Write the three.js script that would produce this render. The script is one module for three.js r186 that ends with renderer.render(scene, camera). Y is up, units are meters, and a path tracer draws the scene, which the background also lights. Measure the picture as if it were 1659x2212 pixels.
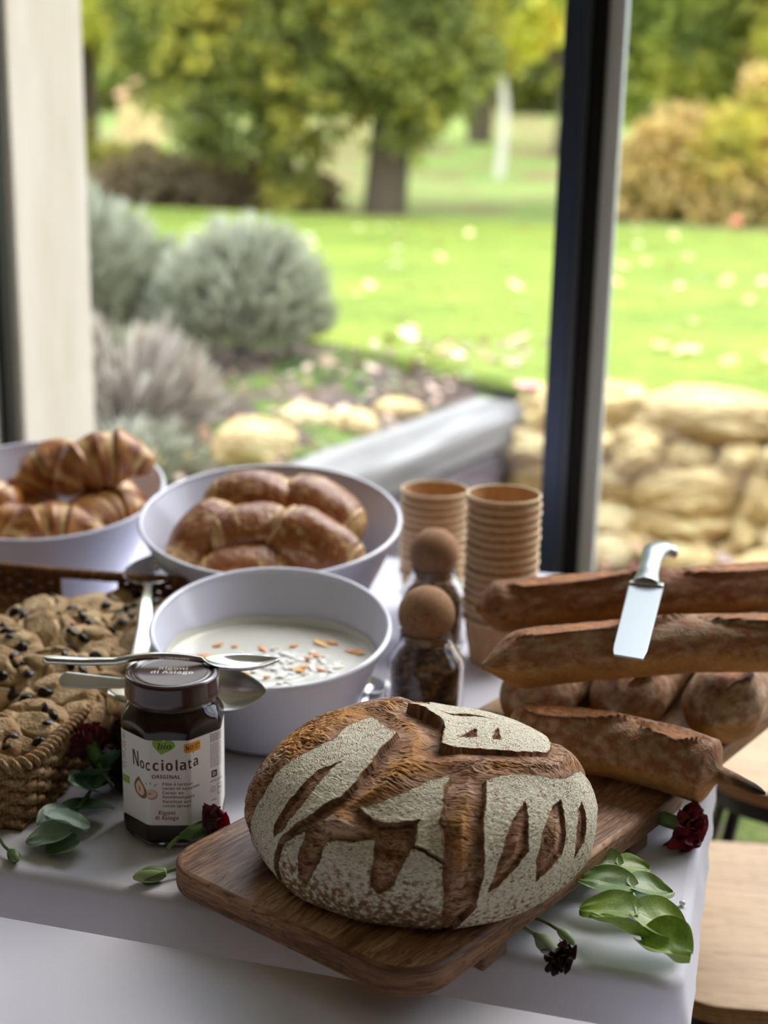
import * as THREE from 'three';
import { mergeGeometries } from 'three/addons/utils/BufferGeometryUtils.js';
import { RoundedBoxGeometry } from 'three/addons/geometries/RoundedBoxGeometry.js';
import { ImprovedNoise } from 'three/addons/math/ImprovedNoise.js';

// ---------------------------------------------------------------- camera, sky, sun, exposure
const scene = new THREE.Scene();
const camera = new THREE.PerspectiveCamera(39.67, 1659 / 2212, 0.05, 400);
camera.position.set(0, 1.33, 0);
camera.rotation.order = 'YXZ';
camera.rotation.set(THREE.MathUtils.degToRad(-15.3), 0, THREE.MathUtils.degToRad(1.2));
camera.focus = 1.08;
camera.userData.fStop = 3.7;
scene.add(camera);
const renderer = new THREE.WebGLRenderer({ antialias: true });
renderer.toneMapping = THREE.LinearToneMapping;
renderer.toneMappingExposure = 1.95;
renderer.shadowMap.enabled = true;
const SKY = 2.9, SUN = 1.3;
{ // an evenly overcast sky, a little brighter overhead
  const w = 64, h = 32, d = new Float32Array(w * h * 4);
  for (let j = 0; j < h; j++) for (let i = 0; i < w; i++) {
    const el = ((j + 0.5) / h - 0.5) * Math.PI, s = Math.max(0, Math.sin(el)), L = SKY * (1 + 1.1 * s) / 2.1 * (el < 0 ? 0.3 : 1);
    d.set([0.92 * L, 0.985 * L, 1.11 * L, 1], (j * w + i) * 4);
  }
  const t = new THREE.DataTexture(d, w, h, THREE.RGBAFormat, THREE.FloatType);
  t.mapping = THREE.EquirectangularReflectionMapping; t.magFilter = THREE.LinearFilter; t.needsUpdate = true;
  scene.background = t;
}
{ // the sun, veiled by thin cloud: high, behind the window to the right
  const sun = new THREE.DirectionalLight(0xfff4e4, SUN);
  sun.name = 'veiled_sun';
  sun.position.set(5.5, 9.5, -8.5); sun.target.position.set(0, 0.7, -2);
  sun.castShadow = true; sun.shadow.radius = 55;
  Object.assign(sun.shadow.camera, { left: -16, right: 16, top: 16, bottom: -16, near: 0.5, far: 60 });
  sun.shadow.mapSize.set(2048, 2048);
  scene.add(sun, sun.target);
}

// ---------------------------------------------------------------- helpers: randomness and noise
function rng(a) { return () => { a |= 0; a = a + 0x6D2B79F5 | 0; let t = Math.imul(a ^ a >>> 15, 1 | a); t = t + Math.imul(t ^ t >>> 7, 61 | t) ^ t; return ((t ^ t >>> 14) >>> 0) / 4294967296; }; }
const NZ = new ImprovedNoise();
const n3 = (x, y, z = 0) => NZ.noise(x, y, z);
function fb(x, y, z = 0, o = 4) { let a = 0, k = 0.5, f = 1; for (let i = 0; i < o; i++) { a += k * NZ.noise(x * f, y * f, z * f + i * 7.3); k *= 0.5; f *= 2.03; } return a; }
function hh(x, y, s) { let n = Math.imul(x, 374761393) + Math.imul(y, 668265263) + Math.imul(s, 1274126177) | 0; n = Math.imul(n ^ (n >>> 13), 1274126177); return ((n ^ (n >>> 16)) >>> 0) / 4294967296; }
const md = (a, m) => ((a % m) + m) % m;
function vn(x, y, px, py, s) { // tileable value noise, periods px and py
  const x0 = Math.floor(x), y0 = Math.floor(y), fx = x - x0, fy = y - y0, u = fx * fx * (3 - 2 * fx), v = fy * fy * (3 - 2 * fy);
  const a = hh(md(x0, px), md(y0, py), s), b = hh(md(x0 + 1, px), md(y0, py), s), c = hh(md(x0, px), md(y0 + 1, py), s), d = hh(md(x0 + 1, px), md(y0 + 1, py), s);
  return a + (b - a) * u + (c - a) * v + (a - b - c + d) * u * v;
}
function pf(u, v, px, py, o, s) { let a = 0, k = 0.5, t = 0; for (let i = 0; i < o; i++) { a += k * vn(u * px, v * py, px, py, s + i); t += k; k *= 0.5; px *= 2; py *= 2; } return a / t; }
const cl = (x, a = 0, b = 1) => Math.min(b, Math.max(a, x));
const ss = (a, b, x) => { const t = cl((x - a) / (b - a)); return t * t * (3 - 2 * t); };
const mix = (a, b, t) => a + (b - a) * t;
const mix3 = (a, b, t) => [mix(a[0], b[0], t), mix(a[1], b[1], t), mix(a[2], b[2], t)];
const lin = (hex) => { const c = new THREE.Color(hex); return [c.r, c.g, c.b]; };
const rgb8 = (hex) => [(hex >> 16 & 255) / 255, (hex >> 8 & 255) / 255, (hex & 255) / 255];

// ---------------------------------------------------------------- helpers: textures and materials
function tex(w, h, fn, srgb = false, rep = null) {
  const d = new Uint8Array(w * h * 4);
  for (let j = 0; j < h; j++) for (let i = 0; i < w; i++) {
    const c = fn((i + 0.5) / w, (j + 0.5) / h), k = (j * w + i) * 4;
    if (typeof c === 'number') d[k] = d[k + 1] = d[k + 2] = cl(c) * 255; else { d[k] = cl(c[0]) * 255; d[k + 1] = cl(c[1]) * 255; d[k + 2] = cl(c[2]) * 255; }
    d[k + 3] = 255;
  }
  const t = new THREE.DataTexture(d, w, h, THREE.RGBAFormat);
  if (srgb) t.colorSpace = THREE.SRGBColorSpace;
  t.wrapS = t.wrapT = THREE.RepeatWrapping; t.magFilter = THREE.LinearFilter; t.minFilter = THREE.LinearMipmapLinearFilter; t.generateMipmaps = true;
  if (rep) t.repeat.set(rep[0], rep[1]);
  t.needsUpdate = true;
  return t;
}
function rep(t, x, y) { const c = t.clone(); c.repeat.set(x, y); c.needsUpdate = true; return c; }
const mat = (o) => new THREE.MeshPhysicalMaterial({ roughness: 0.7, side: THREE.DoubleSide, ...o });
const vmat = (o) => mat({ vertexColors: true, ...o });

// ---------------------------------------------------------------- helpers: geometry
function surf(nu, nv, fn, o = {}) { // a grid of (nu+1)x(nv+1) points; fn(u, v) -> [x, y, z]; closed: u wraps
  const P = new Float32Array((nu + 1) * (nv + 1) * 3), T = new Float32Array((nu + 1) * (nv + 1) * 2), I = [], Cc = o.color ? new Float32Array(P.length) : null;
  for (let j = 0; j <= nv; j++) for (let i = 0; i <= nu; i++) {
    const k = j * (nu + 1) + i, u = i / nu, v = j / nv, p = fn(o.closed && i === nu ? 0 : u, v);
    P.set(p, k * 3); const t = o.uv ? o.uv(u, v, p) : [u, v]; T.set(t, k * 2);
    if (Cc) Cc.set(o.color(o.closed && i === nu ? 0 : u, v, p), k * 3);
  }
  for (let j = 0; j < nv; j++) for (let i = 0; i < nu; i++) {
    const a = j * (nu + 1) + i, b = a + 1, c = a + nu + 1, d = c + 1;
    if (o.flip) I.push(a, c, b, b, c, d); else I.push(a, b, c, b, d, c);
  }
  const g = new THREE.BufferGeometry();
  g.setAttribute('position', new THREE.BufferAttribute(P, 3)); g.setAttribute('uv', new THREE.BufferAttribute(T, 2));
  if (Cc) g.setAttribute('color', new THREE.BufferAttribute(Cc, 3));
  g.setIndex(I); g.computeVertexNormals();
  if (o.closed) {
    const N = g.attributes.normal;
    for (let j = 0; j <= nv; j++) {
      const a = j * (nu + 1), b = a + nu, n = new THREE.Vector3(N.getX(a) + N.getX(b), N.getY(a) + N.getY(b), N.getZ(a) + N.getZ(b)).normalize();
      N.setXYZ(a, n.x, n.y, n.z); N.setXYZ(b, n.x, n.y, n.z);
    }
  }
  return g;
}
function sweep(pts, rad, o = {}) { // a tube along pts; rad(t, angle) -> radius, flattened by sx, sy; ends pinched shut
  const c = new THREE.CatmullRomCurve3(pts.map((p) => p.isVector3 ? p : new THREE.Vector3(...p)), false, 'centripetal');
  const nl = o.nl ?? 40, nr = o.nr ?? 12, fr = [], up0 = o.up ? new THREE.Vector3(...o.up) : null;
  let N = null;
  for (let j = 0; j <= nl; j++) {
    const p = c.getPointAt(j / nl), t = c.getTangentAt(j / nl);
    if (up0) N = up0.clone(); else if (!N) N = Math.abs(t.y) < 0.9 ? new THREE.Vector3(0, 1, 0) : new THREE.Vector3(1, 0, 0);
    N = N.clone().addScaledVector(t, -N.dot(t)).normalize();
    fr.push([p, N, new THREE.Vector3().crossVectors(t, N)]);
  }
  const cap = o.cap === false ? 0 : 1, nv = nl + 2 * cap;
  return surf(nr, nv, (u, v) => {
    const j = Math.round(v * nv), k = cl(j - cap, 0, nl), [p, n, b] = fr[k], a = u * Math.PI * 2;
    let r = cap && (j === 0 || j === nv) ? 0 : rad(k / nl, a);
    const x = Math.cos(a) * r * (o.sx ?? 1), y = Math.sin(a) * r * (o.sy ?? 1);
    return [p.x + n.x * y + b.x * x, p.y + n.y * y + b.y * x, p.z + n.z * y + b.z * x];
  }, { closed: true, color: o.color, uv: o.uv, flip: true });
}
function lathe(prof, n = 64) { return new THREE.LatheGeometry(prof.map((p) => new THREE.Vector2(...p)), n); }
function rodBetween(a, b, r, n = 10) { const A = new THREE.Vector3(...a), B = new THREE.Vector3(...b), L = A.distanceTo(B), g = new THREE.CylinderGeometry(r, r, L, n); g.translate(0, L / 2, 0); g.applyQuaternion(new THREE.Quaternion().setFromUnitVectors(new THREE.Vector3(0, 1, 0), B.clone().sub(A).normalize())); g.translate(...a); return g; }
function rbox(w, h, d, r, x = 0, y = 0, z = 0, s = 2) { const g = new RoundedBoxGeometry(w, h, d, s, Math.min(r, w / 2.01, h / 2.01, d / 2.01)); g.translate(x, y, z); return g; }
function tint(g, fn) { const p = g.attributes.position, c = new Float32Array(p.count * 3); for (let i = 0; i < p.count; i++) c.set(fn(p.getX(i), p.getY(i), p.getZ(i)), i * 3); g.setAttribute('color', new THREE.BufferAttribute(c, 3)); return g; }
function warp(g, fn) { const p = g.attributes.position; for (let i = 0; i < p.count; i++) p.setXYZ(i, ...fn(p.getX(i), p.getY(i), p.getZ(i))); g.computeVertexNormals(); return g; }

// ---------------------------------------------------------------- helpers: things, parts, structure
const used = new Map();
function numbered(n) { const k = used.get(n) ?? 0; used.set(n, k + 1); return k ? n + '_' + String(k).padStart(3, '0') : n; }
function lit(o) { o.castShadow = o.receiveShadow = true; return o; }
function tag(o, label, category, group, kind) { o.userData.label = label; if (category) o.userData.category = category; if (group) o.userData.group = group; if (kind) o.userData.kind = kind; return o; }
function thing(name, label, category, at = [0, 0, 0], turn = 0, group) {
  const o = new THREE.Group(); o.name = numbered(name); scene.add(o); o.position.set(...at); o.rotation.y = turn;
  return tag(o, label, category, group);
}
function part(name, g, m, parent, label) { const o = lit(new THREE.Mesh(g, m)); o.name = name; parent.add(o); if (label) o.userData.label = label; return o; }
function struct(name, g, m, parent = scene) { const o = lit(new THREE.Mesh(g, m)); o.name = name; parent.add(o); if (parent === scene) o.userData.kind = 'structure'; return o; }
function dup(root, label, at, rot, scale) {
  const r = root.clone(); r.name = numbered(root.name.replace(/_\d+$/, '')); r.userData = { ...root.userData }; scene.add(r);
  if (label) r.userData.label = label;
  if (at) r.position.set(...at);
  if (rot) r.rotation.set(...rot);
  if (scale) r.scale.setScalar(scale);
  return r;
}
const TURN = -0.263; // the table and the window wall are turned against the view by this angle
const EX = [Math.cos(TURN), -Math.sin(TURN)], EB = [-Math.sin(TURN), -Math.cos(TURN)], OO = [0, -0.927];
const loc = (a, y, b) => [OO[0] + a * EX[0] + b * EB[0], y, OO[1] + a * EX[1] + b * EB[1]]; // along the wall, up, towards the garden
// ---------------------------------------------------------------- the room
const WB = 1.25; // how far the window stands behind the table's front edge
const M = {};
M.plaster = mat({ color: 0xa59a88, roughness: 0.95 });
M.ceil = mat({ color: 0xc6c0b6, roughness: 0.95 });
M.floor = mat({ color: 0xb9aa94, roughness: 0.6 });
M.alu = mat({ color: 0x465064, roughness: 0.42, metalness: 0.85 });
M.aluBlack = mat({ color: 0x08090a, roughness: 0.5, specularIntensity: 0.4 });
M.seal = mat({ color: 0xb4bab8, roughness: 0.45 });
M.pane = mat({ color: 0xffffff, roughness: 0.0, transmission: 1, thickness: 0, ior: 1.5 });
function wallBox(name, a0, a1, y0, y1, b0, b1, m) {
  const g = new THREE.BoxGeometry(a1 - a0, y1 - y0, b1 - b0); g.translate((a0 + a1) / 2, (y0 + y1) / 2, -(b0 + b1) / 2);
  const o = struct(name, g, m); o.position.set(OO[0], 0, OO[1]); o.rotation.y = TURN; return o;
}
wallBox('floor', -3.2, 3.4, -0.12, 0, -4.2, WB + 0.12, M.floor);
wallBox('ceiling', -3.2, 3.4, 2.75, 2.9, -4.2, WB + 0.12, M.ceil);
wallBox('wall_left', -3.32, -3.2, 0, 2.75, -4.2, WB + 0.12, M.plaster);
wallBox('wall_right', 3.4, 3.52, 0, 2.75, -4.2, WB + 0.12, M.plaster);
wallBox('wall_behind', -3.2, 3.4, 0, 2.75, -4.32, -4.2, M.plaster);
wallBox('wall_window_left', -3.2, -2.8, 0, 2.75, WB - 0.02, WB + 0.12, M.plaster);
wallBox('wall_window_right', 3.2, 3.4, 0, 2.75, WB - 0.02, WB + 0.12, M.plaster);
wallBox('wall_window_top', -2.8, 3.2, 2.66, 2.75, WB - 0.02, WB + 0.12, M.plaster);
{ // the glazing: rails, the dark mullions with their stepped profile and pale outer edge, and the panes
  const win = new THREE.Group(); win.name = 'window_1'; win.userData.kind = 'structure'; scene.add(win);
  win.position.set(OO[0], 0, OO[1]); win.rotation.y = TURN;
  const bar = (n, a0, a1, y0, y1, b0, b1, m, r = 0.002) => { const g = rbox(a1 - a0, y1 - y0, b1 - b0, r, (a0 + a1) / 2, (y0 + y1) / 2, -(b0 + b1) / 2, 1); return part(n, g, m, win); };
  bar('rail', -2.8, 3.2, 0, 0.06, WB, WB + 0.07, M.alu); bar('rail', -2.8, 3.2, 2.60, 2.66, WB, WB + 0.07, M.alu);
  bar('mullion', -0.083, -0.053, 0.06, 2.60, WB, WB + 0.06, M.alu);
  bar('mullion', -0.0528, -0.045, 0.06, 2.60, WB + 0.004, WB + 0.06, mat({ color: 0x565d66, roughness: 0.4, metalness: 0.85 }), 0.001);
  bar('mullion', -0.0448, -0.0215, 0.06, 2.60, WB + 0.010, WB + 0.06, M.aluBlack);
  bar('outer_edge', -0.0213, 0.003, 0.06, 2.60, WB + 0.018, WB + 0.055, M.seal);
  bar('mullion', -1.026, -1.012, 0.06, 2.60, WB, WB + 0.035, M.aluBlack);
  for (const a of [-2.8, 1.2, 2.2, 3.15]) bar('mullion', a, a + 0.05, 0.06, 2.60, WB, WB + 0.06, M.alu);
  for (const [a0, a1] of [[-2.75, -1.026], [-1.012, -0.083], [0.003, 1.2], [1.25, 2.2], [2.25, 3.15]]) {
    const g = new THREE.PlaneGeometry(a1 - a0, 2.54); g.translate((a0 + a1) / 2, 1.33, -(WB + 0.036)); part('pane', g, M.pane, win);
  }
}
{ // a rendered pier just outside the glass
  const stucco = tex(256, 256, (u, v) => 0.5 + 0.5 * (pf(u, v, 24, 24, 4, 5) - 0.5));
  const stain = tex(256, 1024, (u, v) => { const a = pf(u, v, 3, 8, 4, 9), b = pf(u, v, 30, 30, 3, 31), k = cl((a - 0.5) * 0.12 + (b - 0.5) * 0.10, -0.08, 0.06); return [0.77 + k * 0.5, 0.735 + k * 0.6, 0.665 + k * 0.8]; }, true);
  const g = rbox(0.5, 2.9, 0.27, 0.004, -1.013 - 0.25, 1.3, -(1.311 + 0.135));
  const o = struct('wall_pier', g, mat({ map: stain, bumpMap: rep(stucco, 3, 12), bumpScale: 0.0012, roughness: 0.95 })); o.position.set(OO[0], 0, OO[1]); o.rotation.y = TURN;
}
// ---------------------------------------------------------------- the garden beyond the glass
const grassMap = tex(512, 512, (u, v) => { const a = pf(u, v, 6, 6, 4, 3), b = pf(u, v, 90, 90, 2, 17), k = (a - 0.5) * 0.5 + (b - 0.5) * 0.45; return [0.515 + k * 0.40, 0.595 + k * 0.34, 0.175 + k * 0.22]; }, true);
const soilMap = tex(512, 512, (u, v) => { const a = pf(u, v, 8, 8, 5, 41), b = pf(u, v, 50, 50, 3, 57), m = ss(0.50, 0.62, pf(u, v, 7, 7, 3, 71)), k = (a - 0.5) + (b - 0.5) * 0.8; return mix3([0.40 + k * 0.4, 0.34 + k * 0.36, 0.29 + k * 0.34], [0.36 + k * 0.3, 0.45 + k * 0.3, 0.15 + k * 0.2], m); }, true);
const roughGrass = tex(512, 512, (u, v) => { const a = pf(u, v, 5, 5, 4, 83), b = pf(u, v, 60, 60, 2, 91), m = ss(0.45, 0.62, a), k = (b - 0.5) * 0.5; return mix3([0.55 + k * 0.3, 0.64 + k * 0.3, 0.30 + k * 0.2], [0.58 + k * 0.3, 0.53 + k * 0.3, 0.33 + k * 0.2], m); }, true);
const fineBump = tex(512, 512, (u, v) => pf(u, v, 40, 40, 5, 23));
const wallZ = (x) => -4.20 + 0.35 * x; // foot line of the dry stone wall
const lawnNear = (x) => x > 0.5 ? wallZ(x) - 0.02 : x > -0.3 ? mix(wallZ(0.5) - 0.02, -4.86, (0.5 - x) / 0.8) : -4.86 + (x + 0.3) * 0.45 * Math.exp((x + 0.3) * 0.2);
const yardY = (x, z) => 0.02 + 0.19 * ss(0.95, 0.12, z - wallZ(x));
const lawnY = (x, z) => 0.6 + 0.013 * (-z - 4.1) + 0.01 * n3(x * 0.5, z * 0.5, 2);
{
  const g = surf(120, 70, (u, v) => { const x = -9 + 18 * u, zn = lawnNear(x), z = mix(zn, -10.4 + 0.25 * x, Math.pow(v, 1.5)); return [x, lawnY(x, z) - (v === 0 ? 0.03 : 0), z]; }, { uv: (u, v, p) => [p[0] / 1.5, p[2] / 1.5], flip: false });
  const o = struct('lawn', g, mat({ map: grassMap, bumpMap: rep(fineBump, 4, 4), bumpScale: 0.03, roughness: 0.9 }));
  // rough meadow that climbs away behind the lawn
  const hill = (x, z) => { const d = -z - 10; return 0.66 - 0.05 * ss(0, 3, d) + 1.0 * ss(4, 34, d) + 3.5 * ss(30, 75, d) + 0.25 * n3(x * 0.12, z * 0.12, 5) * ss(2, 10, d); };
  const h = surf(60, 60, (u, v) => { const x = -40 + 80 * u, z = mix(-10.3 + 0.25 * Math.max(-9, Math.min(9, x)), -85, v * v); return [x, hill(x, z), z]; }, { uv: (u, v, p) => [p[0] / 4, p[2] / 4] });
  struct('meadow', h, mat({ map: roughGrass, bumpMap: rep(fineBump, 4, 4), bumpScale: 0.08, roughness: 0.95 }));
  scene.userData.hill = hill;
  // bottom of everything: the paved sunken yard and the open ground at the sides
  const p = surf(40, 40, (u, v) => { const x = -9 + 18 * u, z = -2.2 - 2.6 * v + 0.2 * x * 0.27; return [x, yardY(x, z) + 0.02 * n3(x * 2, z * 2, 3), z]; }, { uv: (u, v, q) => [q[0], q[2]] });
  struct('yard_ground', p, mat({ color: 0xd8cfc8, map: soilMap, bumpMap: rep(fineBump, 2, 2), bumpScale: 0.02, roughness: 0.95 }));
}
const hillAt = scene.userData.hill; delete scene.userData.hill;
// the planted bed, held by a weathered sleeper wall
const S0 = [-0.42, -2.72], S1 = [0.36, -4.13]; // the sleepers' centre line, near end and far end
{
  const dx = S1[0] - S0[0], dz = S1[1] - S0[1], L = Math.hypot(dx, dz), ang = Math.atan2(-dz, dx);
  const bedX = (z) => S0[0] + (z - S0[1]) / dz * dx - 0.06;
  const g = surf(90, 70, (u, v) => { const z = mix(-2.5, -5.6, v), xr = Math.min(bedX(z), 0.35), x = mix(-4.5, xr, 1 - Math.pow(1 - u, 1.6)), y = 0.45 + 0.135 * ss(-2.6, -4.6, z) + 0.05 * fb(x * 3, z * 3, 1) + 0.025 * fb(x * 11, z * 11, 4); return [x, Math.min(y, 0.53 + 0.12 * ss(0, 0.8, xr - x) - 0.2 * ss(0.06, 0, xr - x)), z]; }, { uv: (u, v, p) => [p[0] / 1.1, p[2] / 1.1] });
  struct('bed_soil', g, mat({ map: soilMap, bumpMap: rep(fineBump, 3, 3), bumpScale: 0.02, roughness: 1 }));
  const timber = tex(512, 256, (u, v) => { const a = pf(u, v, 4, 30, 4, 101), b = pf(u, v, 6, 5, 3, 131), k = (a - 0.5) * 0.34 + (b - 0.5) * 0.30; return [0.48 + k, 0.475 + k, 0.46 + k]; }, true);
  const side = tex(512, 256, (u, v) => { const a = pf(u, v, 6, 40, 4, 111), b = pf(u, v, 9, 5, 3, 133), k = (a - 0.5) * 0.25 + (b - 0.5) * 0.3; return [0.46 + k, 0.43 + k, 0.45 + k]; }, true);
  const w = thing('sleeper_wall', 'low retaining wall topped by a weathered grey timber sleeper beside the planted bed', 'garden wall', [S0[0], 0, S0[1]], ang);
  const top = rbox(L, 0.085, 0.215, 0.012, L / 2, 0.5075, 0); part('coping', top, mat({ map: timber, bumpMap: timber, bumpScale: 0.004, roughness: 0.85 }), w);
  const m2 = mat({ map: side, bumpMap: side, bumpScale: 0.004, roughness: 0.9 });
  for (let k = 0; k < 3; k++) part('sleeper', rbox(L - 0.03, 0.148, 0.17, 0.012, L / 2, 0.077 + 0.151 * k - 0.003, 0), m2, w);
}
{ // the turf bank that closes the corner between the bed, the sleeper and the stone wall
  const g = surf(30, 16, (u, v) => { const x = mix(0.08, 0.62, u), z = mix(-4.02 + 0.1 * u, -4.75, v); return [x, 0.50 + 0.10 * ss(-4.02, -4.5, z) + 0.012 * fb(x * 12, z * 12, 2), z]; }, { uv: (u, v, p) => [p[0] / 1.1, p[2] / 1.1] });
  struct('bank', g, mat({ map: soilMap, bumpMap: rep(fineBump, 3, 3), bumpScale: 0.02, roughness: 1 }));
}
// stones: six shapes, shared
const stoneMap = tex(512, 512, (u, v) => { const a = pf(u, v, 5, 5, 5, 201), b = pf(u, v, 40, 40, 3, 221), k = (a - 0.5) * 0.5 + (b - 0.5) * 0.3; return [0.90 + k, 0.85 + k, 0.70 + k * 0.9]; }, true);
const stoneGeo = [];
for (let s = 0; s < 7; s++) {
  const g = new THREE.IcosahedronGeometry(0.5, 4);
  warp(g, (x, y, z) => { const q = 1.25, e = Math.pow(Math.pow(Math.abs(x * 2), 3) + Math.pow(Math.abs(y * 2), 3) + Math.pow(Math.abs(z * 2), 3), -1 / 3); let r = mix(1, e, 0.55) * (1 + 0.22 * n3(x * 2.2 + s * 5, y * 2.2, z * 2.2) + 0.12 * n3(x * 6, y * 6 + s * 3, z * 6) + 0.04 * n3(x * 16, y * 16, z * 16 + s)); return [x * r * q * 0.9, y * r * q * 0.9, z * r * q * 0.9]; });
  stoneGeo.push(g);
}
const stoneMats = [0xfff6e4, 0xf2e3c2, 0xe8d9b8, 0xffefcf, 0xd9cbb2].map((c) => mat({ color: c, map: stoneMap, bumpMap: fineBump, bumpScale: 0.012, roughness: 0.95 }));
{
  const R = rng(77);
  const w = thing('dry_stone_wall', 'pale yellow dry stone wall holding up the lawn', 'stone wall', [0, 0, 0]);
  const back = new THREE.BoxGeometry(3.2, 0.52, 0.16); back.translate(1.6, 0.26, -0.22);
  const core = part('core', back, mat({ color: 0x4a4132, roughness: 1 }), w); core.position.set(0.36, 0, wallZ(0.36)); core.rotation.y = -Math.atan(0.35);  // core colour darkened to paint in the shade between the stones
  const put = (s, y, out, wd, ht, dp, rot) => { const x = 0.42 + s * 0.944, o = part('stone', stoneGeo[Math.floor(R() * 7)], stoneMats[Math.floor(R() * 5)], w); o.position.set(x - 0.33 * out, y, wallZ(x) + 0.944 * out); o.rotation.set(rot * (R() - 0.5), -0.33 + (R() - 0.5) * 0.4, (R() - 0.5) * 0.25 * (1 + rot)); o.scale.set(wd, ht, dp); };
  let s = -0.02; const caps = [0.33, 0.36, 0.30, 0.34, 0.28, 0.36]; for (const c of caps) { put(s + c / 2, 0.545 + 0.02 * R(), 0, c * 1.02, 0.14 + 0.03 * R(), 0.26, 0.2); s += c; }
  const rows = [[0.465, 0.115, 0.13], [0.375, 0.14, 0.22], [0.275, 0.12, 0.16], [0.20, 0.10, 0.12]];
  rows.forEach(([y, ht, wd], k) => { let q = -0.06 + 0.05 * R(); while (q < 1.85) { const c = wd * (0.4 + 1.35 * R()); put(q + c / 2, y + 0.02 * (R() - 0.5), 0.03 + 0.05 * R() + k * 0.012, c * 1.02, ht * (0.78 + 0.45 * R()), 0.17 + 0.08 * R(), 0.7); q += c * 0.98; } });
  // rubble that has rolled to the wall's foot, each stone a thing
  const foot = [[0.60, 0.30, 0.11], [0.72, 0.44, 0.09], [0.80, 0.31, 0.12], [1.00, 0.33, 0.14], [1.20, 0.33, 0.14], [1.38, 0.34, 0.12], [0.90, 0.52, 0.10], [1.06, 0.50, 0.10], [1.24, 0.50, 0.12], [0.68, 0.56, 0.07]];
  const where = ['nearest the mullion under the wall', 'small and close to the mullion', 'wide, second from the mullion', 'broad yellow, at the middle of the heap', 'broad, right of the heap\'s middle', 'at the right edge of the glass', 'in front of the heap above the knife', 'small, lowest of the heap by the knife', 'lowest, right of the knife handle', 'smallest, among the fallen leaves'];
  foot.forEach(([x, out, sz], i) => { const o = lit(new THREE.Mesh(stoneGeo[i % 7], stoneMats[i % 5])); o.name = numbered('loose_stone'); scene.add(o); o.position.set(x, yardY(x, wallZ(x) + out) + sz * 0.28, wallZ(x) + out); o.scale.set(sz * 1.25, sz * 0.75, sz); o.rotation.y = i * 1.3; tag(o, 'loose yellow stone ' + where[i], 'stone', 'rubble at the foot of the wall'); });
}
{ // stones that edge the bed
  const list = [[-0.335, 0.52, -3.52, 0.16, 'large yellow stone standing alone in the bed, greyed at its foot'], [-0.23, 0.535, -3.80, 0.13, 'flat yellow stone at the left of the row beside the sleeper'], [-0.085, 0.535, -3.76, 0.125, 'pale yellow stone in the middle of the row beside the sleeper'], [0.035, 0.54, -3.93, 0.12, 'yellow stone at the far end of the row beside the sleeper'], [-0.545, 0.48, -3.45, 0.13, 'half buried stone just above the bun bowl\'s rim'], [0.46, 0.46, -4.07, 0.12, 'rust stained stone beside the dark mullion behind the sleeper end']];
  list.forEach(([x, y, z, s, l], i) => { const o = lit(new THREE.Mesh(stoneGeo[(i * 2 + 1) % 7], stoneMats[[3, 0, 3, 1, 2, 1][i]])); o.name = numbered('edging_stone'); scene.add(o); o.position.set(x, y, z); o.scale.set(s * 1.15, s * (i ? 0.7 : 0.95), s * 0.9); o.rotation.y = i * 0.9; tag(o, l, 'stone', 'stones edging the bed'); });
}
// leaves and sprays: instanced foliage
const _m = new THREE.Matrix4(), _q = new THREE.Quaternion(), _e = new THREE.Euler(), _p = new THREE.Vector3(), _s = new THREE.Vector3(), _c = new THREE.Color();
function leafClump(n, seed, long = 1.6, leaf = 0.42) {
  const R = rng(seed), P = [], N = [], I = [];
  for (let i = 0; i < n; i++) {
    const c = new THREE.Vector3(R() * 2 - 1, R() * 2 - 1, R() * 2 - 1).multiplyScalar(0.75), a = new THREE.Vector3(R() - 0.5, R() - 0.5, R() - 0.5).normalize(), b = new THREE.Vector3(R() - 0.5, R() - 0.5, R() - 0.5).cross(a).normalize(), nn = new THREE.Vector3().crossVectors(a, b), k = P.length / 3, l = leaf * (0.7 + 0.6 * R());
    for (const [s, t, h] of [[-l * long, 0, 0], [0, l * 0.6, l * 0.2], [l * long, 0, 0], [0, -l * 0.6, l * 0.2]]) { const v = c.clone().addScaledVector(a, s / 1.6).addScaledVector(b, t).addScaledVector(nn, h); P.push(v.x, v.y, v.z); N.push(nn.x, nn.y, nn.z); }
    I.push(k, k + 1, k + 2, k, k + 2, k + 3);
  }
  const g = new THREE.BufferGeometry(); g.setAttribute('position', new THREE.Float32BufferAttribute(P, 3)); g.setIndex(I); g.computeVertexNormals(); return g;
}
const clumps = [leafClump(9, 1), leafClump(9, 2), leafClump(10, 3)];
M.leaf = mat({ color: 0xffffff, roughness: 0.9, transmission: 0.5, thickness: 0, specularIntensity: 0.4 });
function foliage(parent, name, geo, list, m = M.leaf) { // list of [x, y, z, size, colour, euler]
  const o = lit(new THREE.InstancedMesh(geo, m, list.length)); o.name = name; parent.add(o); o.userData.kind = 'stuff';
  list.forEach(([x, y, z, s, c, e], i) => { _q.setFromEuler(_e.set(...e)); _m.compose(_p.set(x, y, z), _q, Array.isArray(s) ? _s.set(...s) : _s.set(s, s, s)); o.setMatrixAt(i, _m); o.setColorAt(i, _c.setRGB(...c)); });
  return o;
}
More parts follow.
